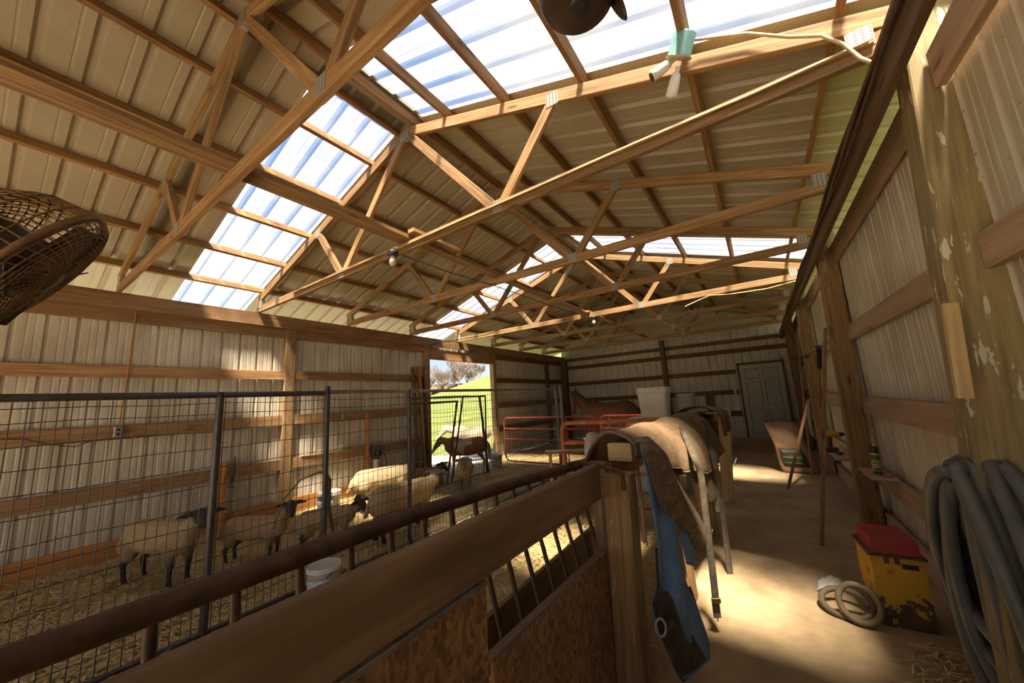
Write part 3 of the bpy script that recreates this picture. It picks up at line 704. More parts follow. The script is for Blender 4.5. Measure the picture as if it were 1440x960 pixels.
# ------------------------------------------------------------ tubular gates
def tube_gate(name, lab, p, q, z0, z1, rails, mat, r=.019, mids=(.5,), flat_r=None, cornr=.14, group=None):
    p = Vector((p[0], p[1], 0)); q = Vector((q[0], q[1], 0)); d = (q-p); L = d.length; d.normalize()
    t = thing(name, lab, 'gate', tuple((p+q)/2), group)
    def pt(s_, z): return p+d*s_+Vector((0, 0, z))
    path = []
    for (cx, cz, a0) in ((cornr, z0+cornr, PI), (cornr, z1-cornr, PI/2), (L-cornr, z1-cornr, 0), (L-cornr, z0+cornr, -PI/2)):
        for k in range(7):
            a = a0-(k/6)*PI/2 if False else None
    seq = [(L-cornr, z0+cornr, -PI/2, 0), (L-cornr, z1-cornr, 0, PI/2), (cornr, z1-cornr, PI/2, PI), (cornr, z0+cornr, PI, 1.5*PI)]
    for cx, cz, a0, a1 in seq:
        for k in range(7):
            a = a0+(a1-a0)*k/6; path.append(pt(cx+cornr*math.cos(a), cz+cornr*math.sin(a)))
    g = MB(); g.tube(path, r, 10, closed=True); g.build('outer_frame', mat, t)
    for z in rails:
        g = MB(); g.tube([pt(.01, z), pt(L-.01, z)], r*.92, 8); g.build('rail', mat, t)
    for k in mids:
        g = MB(); g.beam(pt(L*k, z0), pt(L*k, z1), .03, .012, up=(0, 1, 0)); g.build('upright', mat, t)
    return t
tube_gate('tubular_gate', 'red tubular steel gate across the pen beside the white bucket', (-5.45, 7.55), (-2.95, 7.35), .10, 1.13, (.36, .62, .87), RED_PIPE, mids=(.72,), group='red tubular gates')
tube_gate('tubular_gate', 'shorter red tubular gate in front of the bay horse, right of the first', (-2.9, 7.5), (-1.72, 7.3), .10, 1.13, (.36, .62, .87), RED_PIPE, mids=(.18,), group='red tubular gates')
tube_gate('tubular_gate', 'faded orange gate with a thick top pipe before the white bins', (-2.42, 4.75), (-1.05, 5.2), .08, 1.19, (.50, .92), ORANGE_PIPE, .03, (.62,), cornr=.10)
# striped blanket over the orange gate
t = thing('striped_blanket', 'grey and cream striped blanket slung over the orange gate', 'blanket', (-1.75, 4.0, 0))
def arch(u, v, r0=.13):
    a = PI*v; s_ = 1.0 if 0.02 < v < .98 else 1
    x = -1.66+u*.36
    yy = 3.92+u*.12+r0*math.cos(a)*(1+.1*math.sin(u*9))
    z = .98+.17*math.sin(a) if 0 < v < 1 else .55
    return (x, yy, z+.012*math.sin(u*11))
def arch2(u, v):
    x = -1.68+u*.34; y = 3.92+u*.15
    if v < .3: k = v/.3; return (x+.02*k, y-.14-.01*math.sin(u*9), .52+.42*k)
    if v > .7: k = (1-v)/.3; return (x, y+.14+.01*math.sin(u*9), .52+.42*k)
    a = PI*(v-.3)/.4; return (x+.015*math.sin(u*13), y-.14*math.cos(a), .94+.20*math.sin(a)+.012*math.sin(u*10))
mb = MB(); mb.grid(arch2, 12, 26); subsurf(solidify(mb.build('grey_cloth', CLOTH_GREY, t), .02, 0), 1)
def arch3(u, v):
    p = arch2(.45+u*.5, .12+v*.7); return (p[0], p[1]-.016, p[2]+.016)
mb = MB(); mb.grid(arch3, 8, 22); subsurf(solidify(mb.build('cream_cloth', CLOTH_CREAM, t), .012, 0), 1)
for k in range(3):
    def arch4(u, v, k=k):
        p = arch2(.52+.16*k+u*.06, .12+v*.7); return (p[0], p[1]-.027, p[2]+.026)
    mb = MB(); mb.grid(arch4, 3, 20); solidify(mb.build('stripe', CLOTH_GREY if k else BLACKCLOTH, t), .006, 0)
mb = MB(); mb.tube([(-2.2, 3.86, .93), (-1.15, 4.06, .97)], .022, 10)
for xx, yy in ((-2.15, 3.87), (-1.2, 4.05)): mb.tube([(xx, yy, 0), (xx, yy, .95)], .02, 8)
tag(mb.build('hanging_rail', RUST), 'low brown pipe rail carrying the striped blanket', 'rail')

# ------------------------------------------------------------ bins and drum
def bin_(name, c, wx, wy, z0, h, mat, lab, lid=True):
    t = thing(name, lab, 'storage bin', (c[0], c[1], z0), 'white plastic bins')
    g = MB(); tp = .84
    def ring(z, k): return [(c[0]+sx*wx/2*k, c[1]+sy*wy/2*k, z) for sx, sy in ((-1, -1), (1, -1), (1, 1), (-1, 1))]
    def rr(z, k, rad=.04, n=5):
        o = []; hx_, hy_ = wx/2*k, wy/2*k
        for sx, sy, a0 in ((1, 1, 0), (-1, 1, PI/2), (-1, -1, PI), (1, -1, 1.5*PI)):
            for i in range(n):
                a = a0+PI/2*i/(n-1); o.append((c[0]+sx*(hx_-rad)+rad*math.cos(a), c[1]+sy*(hy_-rad)+rad*math.sin(a), z))
        return o
    def loft(g, rs):
        n = len(rs[0]); vs = [p for r in rs for p in r]
        fs = [[i*n+k, i*n+(k+1) % n, (i+1)*n+(k+1) % n, (i+1)*n+k] for i in range(len(rs)-1) for k in range(n)]
        fs += [list(range(n))[::-1], [(len(rs)-1)*n+k for k in range(n)]]
        g.add(vs, fs)
    loft(g, [rr(z0+.002, tp), rr(z0+h*.78, .95), rr(z0+h*.80, .96)]); g.build('tub', mat, t)
    g = MB(); loft(g, [rr(z0+h*.80, .99), rr(z0+h*.81, 1.03), rr(z0+h*.93, 1.03), rr(z0+h*.935, .99), rr(z0+h-.004, .98), rr(z0+h-.002, .95)]); g.build('lid', mat, t)
    return t
bin_('storage_bin', (-1.63, 6.3), .58, .44, 0.0, .58, WHITE_PL, 'lowest white bin of the stack, behind the gate')
bin_('storage_bin', (-1.60, 6.3), .58, .44, .58, .58, WHITE_PL, 'middle white bin of the stack, half hidden by the blanket')
bin_('storage_bin', (-1.47, 6.3), .47, .40, 1.16, .48, WHITE_PL, 'topmost white lidded bin, standing in full view above the blanket')
t = thing('drum', 'dull green grey round drum beside the white bins', 'drum', (-1.02, 6.45, 0))
mb = MB(); mb.lathe((-1.02, 6.45, 0), [(.12, 0), (.138, .01), (.138, .5), (.143, .51), (.143, .53), (.138, .54), (.138, 1.0), (.143, 1.01), (.143, 1.03), (.138, 1.04), (.138, 1.47), (.144, 1.475), (.144, 1.495)], 28); mb.build('shell', GREEN_PL, t)
mb = MB(); mb.lathe((-1.02, 6.45, 1.495), [(.130, -.004), (.125, .01), (.03, .012), (0, .012)], 28); mb.build('lid', GREEN_PL, t)

def bucket(c, r, h, lab, mat=WHITE_PL):
    t = thing('bucket', lab, 'bucket', c)
    g = MB(); g.lathe(c, [(r*.86, .0), (r*.9, .01), (r*.98, h*.86), (r*1.06, h*.87), (r*1.06, h*.9), (r, h*.91), (r*1.03, h*.93), (r*1.03, h*.98), (r*.98, h), (r*.95, h*.99), (r*.82, h*.05), (0, h*.04)], 28); g.build('pail', mat, t)
    g = MB(); c_ = Vector(c); g.tube([c_+Vector((r*1.05*math.cos(a), r*1.05*math.sin(a)*.25-r*.9*math.sin(a), h*.88-h*.25*math.sin(a))) for a in [PI*k/12 for k in range(13)]], .004, 6); g.build('handle', WIRE, t)
    g = MB(); 
    def lb(u, v):
        a = -1.9+u*1.7; rr_ = r*(.9+.08*v)+.004; return (c[0]+rr_*math.cos(a), c[1]+rr_*math.sin(a), c[2]+h*(.25+.45*v))
    g.grid(lb, 12, 3); solidify(g.build('label', LABEL_BLUE, t), .0015, 1)
    return t
def label_mat():
    t = NT('blue print label'); u = t.coord('UV', (1, 1, 1)); sx = t.n.new('ShaderNodeSeparateXYZ'); t.l(u, sx.inputs[0])
    n = t.noise(t.coord('UV', (16, 7, 1)), 1.6, 1)
    c = t.mix(t.ramp(n, [(.52, 0.0), (.56, 1.0)]), (.66, .67, .66), (.20, .32, .46)); return t.fin(c, .5)
LABEL_BLUE = label_mat()
bucket((-5.55, 3.12, 0), .16, .37, 'white bucket with blue print beside the wall post, behind a lamb')
bucket((-5.35, 7.0, 0), .155, .34, 'white bucket in the sunlit doorway straw by the red gate')
bucket((-3.25, 1.80, 0), .13, .28, 'pale bucket on the straw outside the pen, low behind the feeder rail')

# ------------------------------------------------------------ animals
def hide_mat(name, bump=.5, sc=60, var=.35):
    t = NT(name); a = t.n.new('ShaderNodeVertexColor'); a.layer_name = 'Col'
    n = t.noise(t.coord('Object'), sc, 4, .6)
    c = t.mix(t.ramp(n, [(.35, var), (.65, 0.0)]), a.outputs[0], (.03, .02, .012), 'MIX')
    t.bump(n, bump, .012); return t.fin(c, .85)
FLEECE = hide_mat('fleece', .9, 42, .30)
COAT = hide_mat('smooth coat', .12, 30, .10)
EYE = simple('dark eye', (.015, .012, .010), .15)
def creature(name, caps, voxel, mat, parent, smooth=5, extra=None, recolor=None):
    mb = MB()
    for p0, p1, r0, r1, c in caps:
        p0, p1 = Vector(p0), Vector(p1)
        mb.tube([p0, p1], [r0, r1], 14); mb.sphere(p0, r0, 14); mb.sphere(p1, r1, 14)
    me = bpy.data.meshes.new('tmp'); me.from_pydata(mb.v, [], mb.f); ob = bpy.data.objects.new('tmp', me); col.objects.link(ob)
    m = ob.modifiers.new('r', 'REMESH'); m.mode = 'VOXEL'; m.voxel_size = voxel
    s_ = ob.modifiers.new('s', 'SMOOTH'); s_.iterations = smooth; s_.factor = .5
    dg = bpy.context.evaluated_depsgraph_get(); res = bpy.data.meshes.new_from_object(ob.evaluated_get(dg))
    bpy.data.objects.remove(ob); res.name = name
    n = len(res.vertices); co = np.empty(n*3); res.vertices.foreach_get('co', co); co = co.reshape(-1, 3)
    best = np.full(n, 1e9); cc = np.zeros((n, 3)); wsum = np.zeros(n)
    D = []
    for p0, p1, r0, r1, c in caps:
        p0 = np.array(p0, float); p1 = np.array(p1, float); d = p1-p0; L2 = max(1e-9, d @ d)
        t_ = np.clip(((co-p0) @ d)/L2, 0, 1); pp = p0+t_[:, None]*d; D.append(np.linalg.norm(co-pp, axis=1)-(r0+(r1-r0)*t_))
    D = np.array(D); mn = D.min(0); W = np.exp(-(D-mn)/(.012 if voxel < .014 else .02)); W /= W.sum(0)
    cols = np.array([c[4] for c in caps]); cc = W.T @ cols
    if recolor is not None: cc = recolor(co, cc)
    at_ = res.color_attributes.new('Col', 'FLOAT_COLOR', 'POINT')
    at_.data.foreach_set('color', np.c_[cc, np.ones(n)].ravel())
    res.polygons.foreach_set('use_smooth', [True]*len(res.polygons))
    res.materials.clear(); res.materials.append(mat)
    o = bpy.data.objects.new(name, res); col.objects.link(o); o.parent = parent
    return o
def sheep(loc, heading, s, lab, head_yaw=0.0, head_pitch=-.45, fleece=(.34, .25, .155), face=(.030, .024, .020), leg=(.028, .022, .018), lying=False, neck_up=1.0, grp='lambs and sheep in the pen', gait=0.0):
    t = thing('sheep', lab, 'sheep', loc, grp)
    t.rotation_euler = (0, 0, heading)
    caps = []
    def a(p0, p1, r0, r1, c): caps.append(([x*s for x in p0], [x*s for x in p1], r0*s, r1*s, c))
    f = fleece; fl = tuple(x*.8 for x in f); dz = -.22 if lying else 0
    a((-.30, 0, .47+dz), (.0, 0, .455+dz), .158, .17, f); a((.0, 0, .455+dz), (.28, 0, .475+dz), .17, .145, f)
    a((-.34, 0, .44+dz), (-.36, 0, .40+dz), .14, .11, f); a((.30, 0, .42+dz), (.34, 0, .44+dz), .125, .11, f)
    hb = Vector((.50, 0, .74+dz)) if neck_up >= .9 else Vector((.52, 0, .50+.24*neck_up+dz))
    a((.31, 0, .49+dz), tuple(hb-Vector((.06, 0, .06))), .115, .078, tuple(.5*x+.5*y for x, y in zip(f, f)))
    hd = Vector((math.cos(head_yaw)*math.cos(head_pitch), math.sin(head_yaw)*math.cos(head_pitch), math.sin(head_pitch)))
    sd = Vector((-math.sin(head_yaw), math.cos(head_yaw), 0)); upv = sd.cross(hd)*-1
    if upv.z < 0: upv = -upv
    H = lambda x, y, z: tuple(hb+hd*x+sd*y+upv*z)
    a(H(-.01, 0, 0), H(.06, 0, 0), .075, .070, face); a(H(.06, 0, -.005), H(.17, 0, -.012), .062, .043, face); a(H(.17, 0, -.012), H(.195, 0, -.018), .043, .036, face)
    for y in (-1, 1):
        if lying:
            a((.24, y*.11, .13), (.40, y*.10, .06), .05, .03, leg); a((-.28, y*.15, .15), (-.12, y*.18, .05), .09, .035, leg); continue
        g = gait*y
        a((.25, y*.085, .40), (.26+g*.04, y*.088, .27), .075, .050, fl); a((.26+g*.04, y*.088, .27), (.275+g*.1, y*.088, .19), .042, .031, leg)
        a((.275+g*.1, y*.088, .19), (.265+g*.15, y*.088, .045), .026, .022, leg); a((.265+g*.15, y*.088, .04), (.285+g*.15, y*.088, .025), .026, .024, leg)
        a((-.31, y*.085, .40), (-.27-g*.04, y*.098, .30), .105, .066, fl); a((-.27-g*.04, y*.098, .30), (-.37-g*.08, y*.09, .20), .050, .031, leg)
        a((-.37-g*.08, y*.09, .20), (-.345-g*.10, y*.09, .045), .027, .023, leg); a((-.345-g*.10, y*.09, .04), (-.325-g*.1, y*.09, .025), .026, .024, leg)
    a((-.46, 0, .48+dz), (-.52, 0, .34+dz), .035, .026, f)
    for y in (-1, 1):                      # ears held out sideways
        for k in range(4):
            q = k/3; a(H(-.02+.012*q, y*(.055+.13*q), .035-.012*q), H(-.02+.012*q, y*(.09+.10*q), .033-.014*q), .019+.012*math.sin(q*PI), .019+.012*math.sin(min(1, q+.25)*PI)*.9, face)
    o = creature('body', caps, .0125*s if s < 1.2 else .016, FLEECE, t, 4)
    for y in (-1, 1):
        g = MB(); g.sphere(tuple(Vector(H(.055, y*.060, .022))*s), .013*s, 8)
        me_o = g.build('eye', EYE, None, keep=True); me_o.parent = t
    return t
F1, F2, F3 = (.37, .255, .145), (.46, .335, .19), (.56, .44, .27)
sheep((-5.10, 1.17, 0), .38, .92, 'dark faced lamb at left, side on, its head behind the nearest fence post', head_yaw=-.5, head_pitch=-.25, fleece=F1, neck_up=.72)
sheep((-4.76, 1.86, 0), .62, .74, 'lamb facing the camera between the two dark fence posts, ears out', head_yaw=-.95, head_pitch=-.45, fleece=F1, neck_up=.9)
sheep((-4.40, 2.46, 0), 1.2, .70, 'black faced lamb standing behind the second dark fence post', head_yaw=-1.1, head_pitch=-.6, fleece=F2, neck_up=.4)
sheep((-5.15, 3.75, 0), 1.35, 1.0, 'pale sheep at the back of the pen with a small dark face turned to us', head_yaw=-2.2, head_pitch=-.5, fleece=F3, neck_up=.35)
sheep((-3.88, 3.15, 0), 1.5, 1.0, 'large long bodied ewe along the fence, its dark cheeked head turned away', head_yaw=.25, head_pitch=-.75, fleece=F2, neck_up=.45)
sheep((-4.75, 5.25, 0), -.9, .86, 'pale faced lamb looking straight at us in front of the pony', head_yaw=.1, head_pitch=-.8, fleece=F3, face=(.30, .21, .13), leg=(.25, .18, .11), neck_up=.6)
sheep((-5.75, 5.05, 0), .9, .85, 'brown lamb lying beside the doorway post', head_yaw=-1.0, fleece=(.27, .17, .09), lying=True, neck_up=.6)

def horse(loc, heading, s, lab, cat, body, dark, patches=None, neck_dir=(.55, 0, .62), head_yaw=0.0, head_pitch=-1.05, name='horse', grp=None, voxel=.022, mane=(.02, .016, .014), blaze=None, stout=1.0):
    """local +X forward, withers 1.5 m at s=1"""
    t = thing(name, lab, cat, loc, grp); t.rotation_euler = (0, 0, heading)
    caps = []
    def a(p0, p1, r0, r1, c): caps.append(([x*s for x in p0], [x*s for x in p1], r0*s, r1*s, c))
    b = body
    k_ = stout; dn = (k_-1)*.30
    a((-.55, 0, 1.17-dn), (-.10, 0, 1.12-dn), .27*k_, .285*k_, b); a((-.10, 0, 1.12-dn), (.42, 0, 1.15-dn), .285*k_, .27*k_, b)
    a((-.62, 0, 1.15-dn), (-.72, 0, 1.05), .25*k_, .18, b); a((.42, 0, 1.13-dn), (.58, 0, 1.10), .25*k_, .19*k_, b)
    a((.30, 0, 1.38), (.42, 0, 1.42), .08, .07, b)
    nb = Vector((.52, 0, 1.26)); nd = Vector(neck_dir); hb = nb+nd
    a(tuple(nb), tuple(nb+nd*.5), .20, .145, b); a(tuple(nb+nd*.5), tuple(hb), .145, .105, b)
    hd = Vector((math.cos(head_yaw)*math.cos(head_pitch), math.sin(head_yaw)*math.cos(head_pitch), math.sin(head_pitch)))
    sd = Vector((-math.sin(head_yaw), math.cos(head_yaw), 0)); upv = hd.cross(sd)
    H = lambda x, y, z: tuple(hb+hd*x+sd*y+upv*z)
    a(H(0, 0, 0), H(.16, 0, -.02), .112, .115, b); a(H(.16, 0, -.01), H(.42, 0, -.02), .105, .068, b); a(H(.42, 0, -.02), H(.54, 0, -.02), .066, .062, tuple(.5*x+.5*y for x, y in zip(b, dark)))
    for y in (-1, 1):
        a((.44, y*.14, 1.05), (.46, y*.15, .82), .14, .085, b); a((.46, y*.15, .80), (.47, y*.15, .52), .075, .052, b)
        a((.47, y*.15, .50), (.46, y*.15, .16), .048, .038, dark); a((.46, y*.15, .14), (.50, y*.15, .045), .042, .055, dark)
        a((-.62, y*.14, 1.08), (-.55, y*.16, .82), .19, .115, b); a((-.55, y*.16, .80), (-.74, y*.15, .54), .095, .058, b)
        a((-.74, y*.15, .52), (-.70, y*.15, .16), .050, .040, dark); a((-.70, y*.15, .14), (-.65, y*.15, .045), .044, .056, dark)
        a(H(-.06, y*.07, .05), H(-.19, y*.085, .075), .038, .014, b)
    def rc(co, cc):
        if patches is not None: cc = patches(co/s, cc)
        if blaze is not None:
            hbv = np.array(hb); l = (co/s-hbv) @ np.array(hd); w_ = np.abs((co/s-hbv) @ np.array(sd)); z_ = (co/s-hbv) @ np.array(upv)
            m = (l > .02) & (l < .60) & (w_ < .026) & (z_ > .02); cc[m] = blaze
            m = (l > .46); cc[m] = cc[m]*.4+np.array((.30, .22, .17))*.6
        return cc
    creature('body', caps, voxel*s, COAT, t, 5, recolor=rc)
    g = MB()
    mp = [nb+Vector((-.1, 0, .17))]+[nb+nd*k+Vector((-.11*(1-k*.4), 0, .07+.05*k)) for k in (.25, .5, .75, 1.0)]+[Vector(H(-.05, 0, .10)), Vector(H(.10, 0, .115))]
    g.tube([p*s for p in mp], [x*s for x in (.03, .055, .065, .065, .055, .04, .012)], 8, flat=.45)
    o = g.build('mane', simple('mane hair', mane, .8), None, keep=True); o.parent = t
    g = MB(); g.tube([Vector(p)*s for p in ((-.86, 0, 1.22), (-.95, 0, 1.08), (-.97, 0, .8), (-.94, 0, .5))], [x*s for x in (.04, .06, .075, .03)], 8)
    o = g.build('tail', simple('tail hair', mane, .8), None, keep=True); o.parent = t
    for y in (-1, 1):
        g = MB(); g.sphere(Vector(H(.13, y*.098, .045))*s, .026*s, 8); o = g.build('eye', EYE, None, keep=True); o.parent = t
    return t
BAY = (.115, .042, .018)
horse((-3.45, 9.45, 0), PI-.12, .98, 'dark bay horse behind the red gates, its face turned to the camera', 'horse', BAY, (.02, .014, .012), neck_dir=(.36, .20, .38), head_yaw=2.0, head_pitch=-1.15, blaze=None)
def pinto(co, cc):
    n = np.sin(co[:, 0]*5.1+1.0)+np.sin(co[:, 2]*6.3+co[:, 0]*2.2)+.6*np.sin(co[:, 0]*11-co[:, 2]*7)
    m = (n > .95) | (co[:, 2] < .55) | (co[:, 0] < -.78); cc[m] = (.62, .53, .40); return cc
horse((-5.62, 6.25, 0), PI+.78, .56, 'chestnut and white pinto pony standing inside the doorway', 'pony', (.36, .125, .04), (.5, .42, .32), pinto, neck_dir=(.46, 0, .12), head_yaw=.0, head_pitch=-.9, stout=1.22, name='pony', grp='ponies at the doorway', mane=(.42, .30, .17), voxel=.024)
horse((-6.95, 7.95, -.03), PI+.62, .66, 'cream pony just outside the doorway behind the pinto', 'pony', (.60, .49, .34), (.55, .46, .33), None, neck_dir=(.52, 0, .10), head_yaw=.2, head_pitch=-.8, stout=1.15, name='pony', grp='ponies at the doorway', mane=(.6, .52, .38), voxel=.026)

# ------------------------------------------------------------ loose straw on the pen floor
sr = random.Random(11)
def straws(n, fx, name, lab, zf):
    mb = MB()
    for _ in range(n):
        x, y = fx(); z = zf(x, y)+.006+sr.random()*.022; a = sr.random()*2*PI; L = .06+sr.random()*.15; w_ = .0022+sr.random()*.0026; tl = (sr.random()-.4)*.25
        d = Vector((math.cos(a), math.sin(a), tl))*L; s_ = Vector((-math.sin(a), math.cos(a), 0))*w_; p = Vector((x, y, max(z, -d.z+.004)))
        m_ = p+d*.5+Vector((0, 0, .012))
        mb.add([p-s_, p+s_, m_+s_, m_-s_, p+d+s_, p+d-s_], [[0, 1, 2, 3], [3, 2, 4, 5]])
    o = mb.build(name, STRAW, keep=True); return tag(o, lab, 'straw', kind='stuff')
def straw_mat():
    t = NT('loose straw'); n = t.noise(t.geo(), 23, 2); c = t.ramp(n, [(.3, (.34, .25, .10)), (.5, (.58, .45, .20)), (.72, (.72, .60, .33))]); return t.fin(c, .7)
STRAW = straw_mat()
def penp():
    while True:
        y = .2+sr.random()**1.35*9.0; x = -6.3+sr.random()*5.4
        if x < -3.3 or sr.random() < .5: return x, y
straws(27000, penp, 'loose_straw', 'loose golden straw scattered over the pen floor', lambda x, y: pen_h(x, y))
straws(420, lambda: (.45+sr.random()**.6*.40, 2.0+sr.random()*1.25), 'loose_straw', 'dry straw chaff along the foot of the right wall', lambda x, y: 0.0)

# ------------------------------------------------------------ right hand wall things
# yellow box with the red lid
c_, s_ = math.cos(.07), math.sin(.07)
t = thing('yellow_box', 'chipped yellow metal box with a dusty red lid on the aisle floor', 'metal box', (.555, 3.60, 0))
def yb(x, y, z): return (.555+x*c_-y*s_, 3.60+x*s_+y*c_, z)
def hexa(g, x0, x1, y0, y1, z0, z1, k=1.0, dx=0.0):
    cx, cy = (x0+x1)/2, (y0+y1)/2; hx_, hy_ = (x1-x0)/2, (y1-y0)/2
    lo = [yb(cx-hx_, cy-hy_, z0), yb(cx+hx_, cy-hy_, z0), yb(cx+hx_, cy+hy_, z0), yb(cx-hx_, cy+hy_, z0)]
    hi = [yb(cx+dx-hx_*k, cy-hy_*k, z1), yb(cx+dx+hx_*k, cy-hy_*k, z1), yb(cx+dx+hx_*k, cy+hy_*k, z1), yb(cx+dx-hx_*k, cy+hy_*k, z1)]
    g.add(lo+hi, [[3, 2, 1, 0], [4, 5, 6, 7], [0, 1, 5, 4], [1, 2, 6, 5], [2, 3, 7, 6], [3, 0, 4, 7]]); return g
g = MB(); hexa(g, -.125, .125, -.17, .17, .004, .42); g.build('box_body', YELLOW, t)
g = MB(); hexa(g, -.14, .14, -.185, .185, .42, .432); g.build('rim', RUST, t)
g = MB(); hexa(g, -.115, .125, -.16, .17, .432, .455, .98); hexa(g, -.113, .123, -.157, .165, .455, .52, .94); g.build('lid', RED_LID, t)
g = MB(); hexa(g, .02, .095, -.173, -.168, .355, .385); g.build('slot', BLACK, t)
for xx in (-.05, .0):
    g = MB(); hexa(g, xx-.012, xx+.012, -.178, -.168, .38, .425); g.build('latch', RUST, t)
# tan hose loops beside it
c1, c2 = Vector((.275, 3.50, .055)), Vector((.335, 3.37, .125))
b1 = (Vector((1, -.1, .0)), Vector((.1, .95, .32))); b2 = (Vector((.93, -.32, 0)), Vector((.12, .35, .93)))
pts = []
for k in range(84):
    a = -.6+k/83*2*PI*2.3; q = min(1, max(0, (k/83-.38)/.24)); q = q*q*(3-2*q)
    p1 = c1+(b1[0]*math.cos(a)+b1[1]*math.sin(a))*.125; p2 = c2+(b2[0]*math.cos(a)+b2[1]*math.sin(a))*.105
    p = p1.lerp(p2, q); pts.append((p.x, p.y, max(.021, p.z)))
mb = MB(); mb.tube(pts, .019, 10); tag(mb.build('short_hose', HOSE_TAN), 'short muddy hose coiled on the floor against the yellow box', 'hose')
mb = MB()
def scr(u, v):
    p = at(1150+u*36, 826-8*math.sin(u*3)*.6+v*14-7, 2, .0)
    return (p.x, p.y, .012+.016*abs(math.sin(u*9+v*4))*math.sin(u*PI)+.005)
mb.grid(scr, 12, 5); solidify(tag(mb.build('paper_scrap', WHITE_PL), 'crumpled white plastic scrap on the floor beside the hose loop', 'litter'), .002, 1)
# big grey hose hung on the wall
t = thing('coiled_hose', 'thick grey hose hanging in long loops on the right wall', 'hose', (.78, 2.55, 1.1))
loops = [(.74, 2.56, 1.165, .92, .98, -.30), (.69, 2.55, 1.15, .66, .74, -.12), (.77, 2.53, 1.17, .50, 1.02, -.20), (.71, 2.52, 1.14, .40, 1.03, .02), (.66, 2.50, 1.12, .58, .86, .10), (.74, 2.50, 1.16, .28, 1.0, .22), (.69, 2.48, 1.15, .14, 1.0, .40), (.77, 2.48, 1.175, .70, .95, .62)]
pts = []
for i, (X, yc, zt, wy_far, dz, wy_near) in enumerate(loops):
    for k in range(30):
        a = 2*PI*k/30; s0 = math.sin(a); zc = (1-math.cos(a))/2
        wy = wy_far if s0 >= 0 else wy_near
        yy = yc+wy*math.copysign(abs(s0)**.9, s0)*(.45+.55*zc)*1.15
        f_ = k/30; Xn = loops[(i+1) % len(loops)][0]; zn = loops[(i+1) % len(loops)][2]
        X_ = X+(Xn-X)*f_ if i < 7 else X
        pts.append((X_+.03*math.sin(a*1.0+i), yy, max(.04, (zt+(zn-zt)*f_ if i < 7 else zt)-dz*1.05*zc)))
g = MB(); g.tube(pts, .027, 12); g.build('hose_loops', HOSE, t)
g = MB(); e0 = Vector((.70, 2.78, .98)); e1 = Vector((.70, 2.90, .42)); g.tube([(.74, 2.54, 1.13), (.72, 2.70, 1.08), e0, e1], .026, 12); g.build('suction_end', BLACK, t)
g = MB(); g.tube([e0.lerp(e1, .42+.5*k/90)+Vector((.032*math.cos(k*.7), .032*math.sin(k*.7), 0)) for k in range(91)], .005, 6); g.lathe(e1, [(.036, -.02), (.036, .03), (.03, .04)], 14); g.build('spring_collar', BLACK, t)
g = MB(); g.tube([(.885, 2.53, 1.07), (.76, 2.53, 1.065), (.66, 2.53, 1.075), (.63, 2.53, 1.12)], .012, 8); g.build('hanger_peg', RUST, t)
# shelf and spray can
mb = MB(); mb.beam((.80, 4.62, .676), (.80, 5.10, .676), .19, .022); tag(mb.build('shelf_board', W_GIRT_R), 'small dirty shelf board under the green spray can', 'shelf')
p = Vector((.79, 4.78, .688)); t = thing('spray_can', 'green and yellow aerosol can with dark cap on the small shelf', 'spray can', p)
CANG = simple('green can paint', (.03, .16, .045), .35, .1, .2); CANY = simple('yellow band', (.55, .40, .03), .4); CAND = simple('dark purple cap', (.025, .02, .045), .4)
g = MB(); g.lathe(p, [(.030, 0), (.033, .004), (.033, .175), (.031, .18)], 20); g.build('can', CANG, t)
g = MB(); g.lathe(p, [(.0334, .176), (.0334, .192)], 20); g.build('band', CANY, t)
g = MB(); g.lathe(p, [(.033, .192), (.033, .245), (.031, .25), (0, .25)], 20); g.build('cap', CAND, t)
def canl(u, v):
    a = -2.8+u*2.2; return (p[0]+.0336*math.cos(a), p[1]+.0336*math.sin(a), p[2]+.03+.10*v)
g = MB(); g.grid(canl, 10, 3); solidify(g.build('label', simple('can label', (.42, .38, .16), .4, 0, .7, 60), t), .001, 1)
for k in range(3):
    def canb(u, v, k=k):
        a = -2.5+u*1.5; return (p[0]+.035*math.cos(a), p[1]+.035*math.sin(a), p[2]+.048+k*.026+.008*v)
    g = MB(); g.grid(canb, 10, 1); solidify(g.build('label_mark', (CAND, CANY, CANG)[k], t), .001, 1)
# ledge with the yellow drill
mb = MB(); mb.beam((.76, 6.1, .60), (.76, 7.1, .60), .20, .03); tag(mb.build('shelf_board', W_GIRT_R), 'low ledge board with the yellow drill, between two wall posts', 'shelf')
d0 = Vector((.735, 6.62, .617)); t = thing('drill', 'yellow cordless drill standing on the low ledge', 'power drill', d0)
DY = simple('drill yellow', (.55, .33, .02), .4)
g = MB(); g.tube([d0+Vector((-.10, 0, .235)), d0+Vector((-.09, 0, .24)), d0+Vector((.02, 0, .24)), d0+Vector((.05, 0, .24))], [.034, .04, .042, .034], 12); g.build('motor_housing', DY, t)
g = MB(); g.tube([d0+Vector((.05, 0, .24)), d0+Vector((.085, 0, .24)), d0+Vector((.11, 0, .24))], [.027, .026, .012], 12); g.build('chuck', BLACK, t)
g = MB(); g.tube([d0+Vector((-.045, 0, .22)), d0+Vector((-.06, 0, .12)), d0+Vector((-.06, 0, .06))], [.024, .022, .024], 10); g.build('grip', BLACK, t)
g = MB(); g.box(d0+Vector((-.05, 0, .032)), (.13, .075, .064), ch=.008); g.build('battery', BLACK, t)
mb = MB(); mb.tube([(.74, 6.36, .63), (.71, 6.42, .635), (.77, 6.46, .63), (.73, 6.50, .64), (.70, 6.38, .65)], .012, 8); tag(mb.build('rope_scrap', WEBBING), 'tangle of old rope on the ledge beside the drill', 'rope')
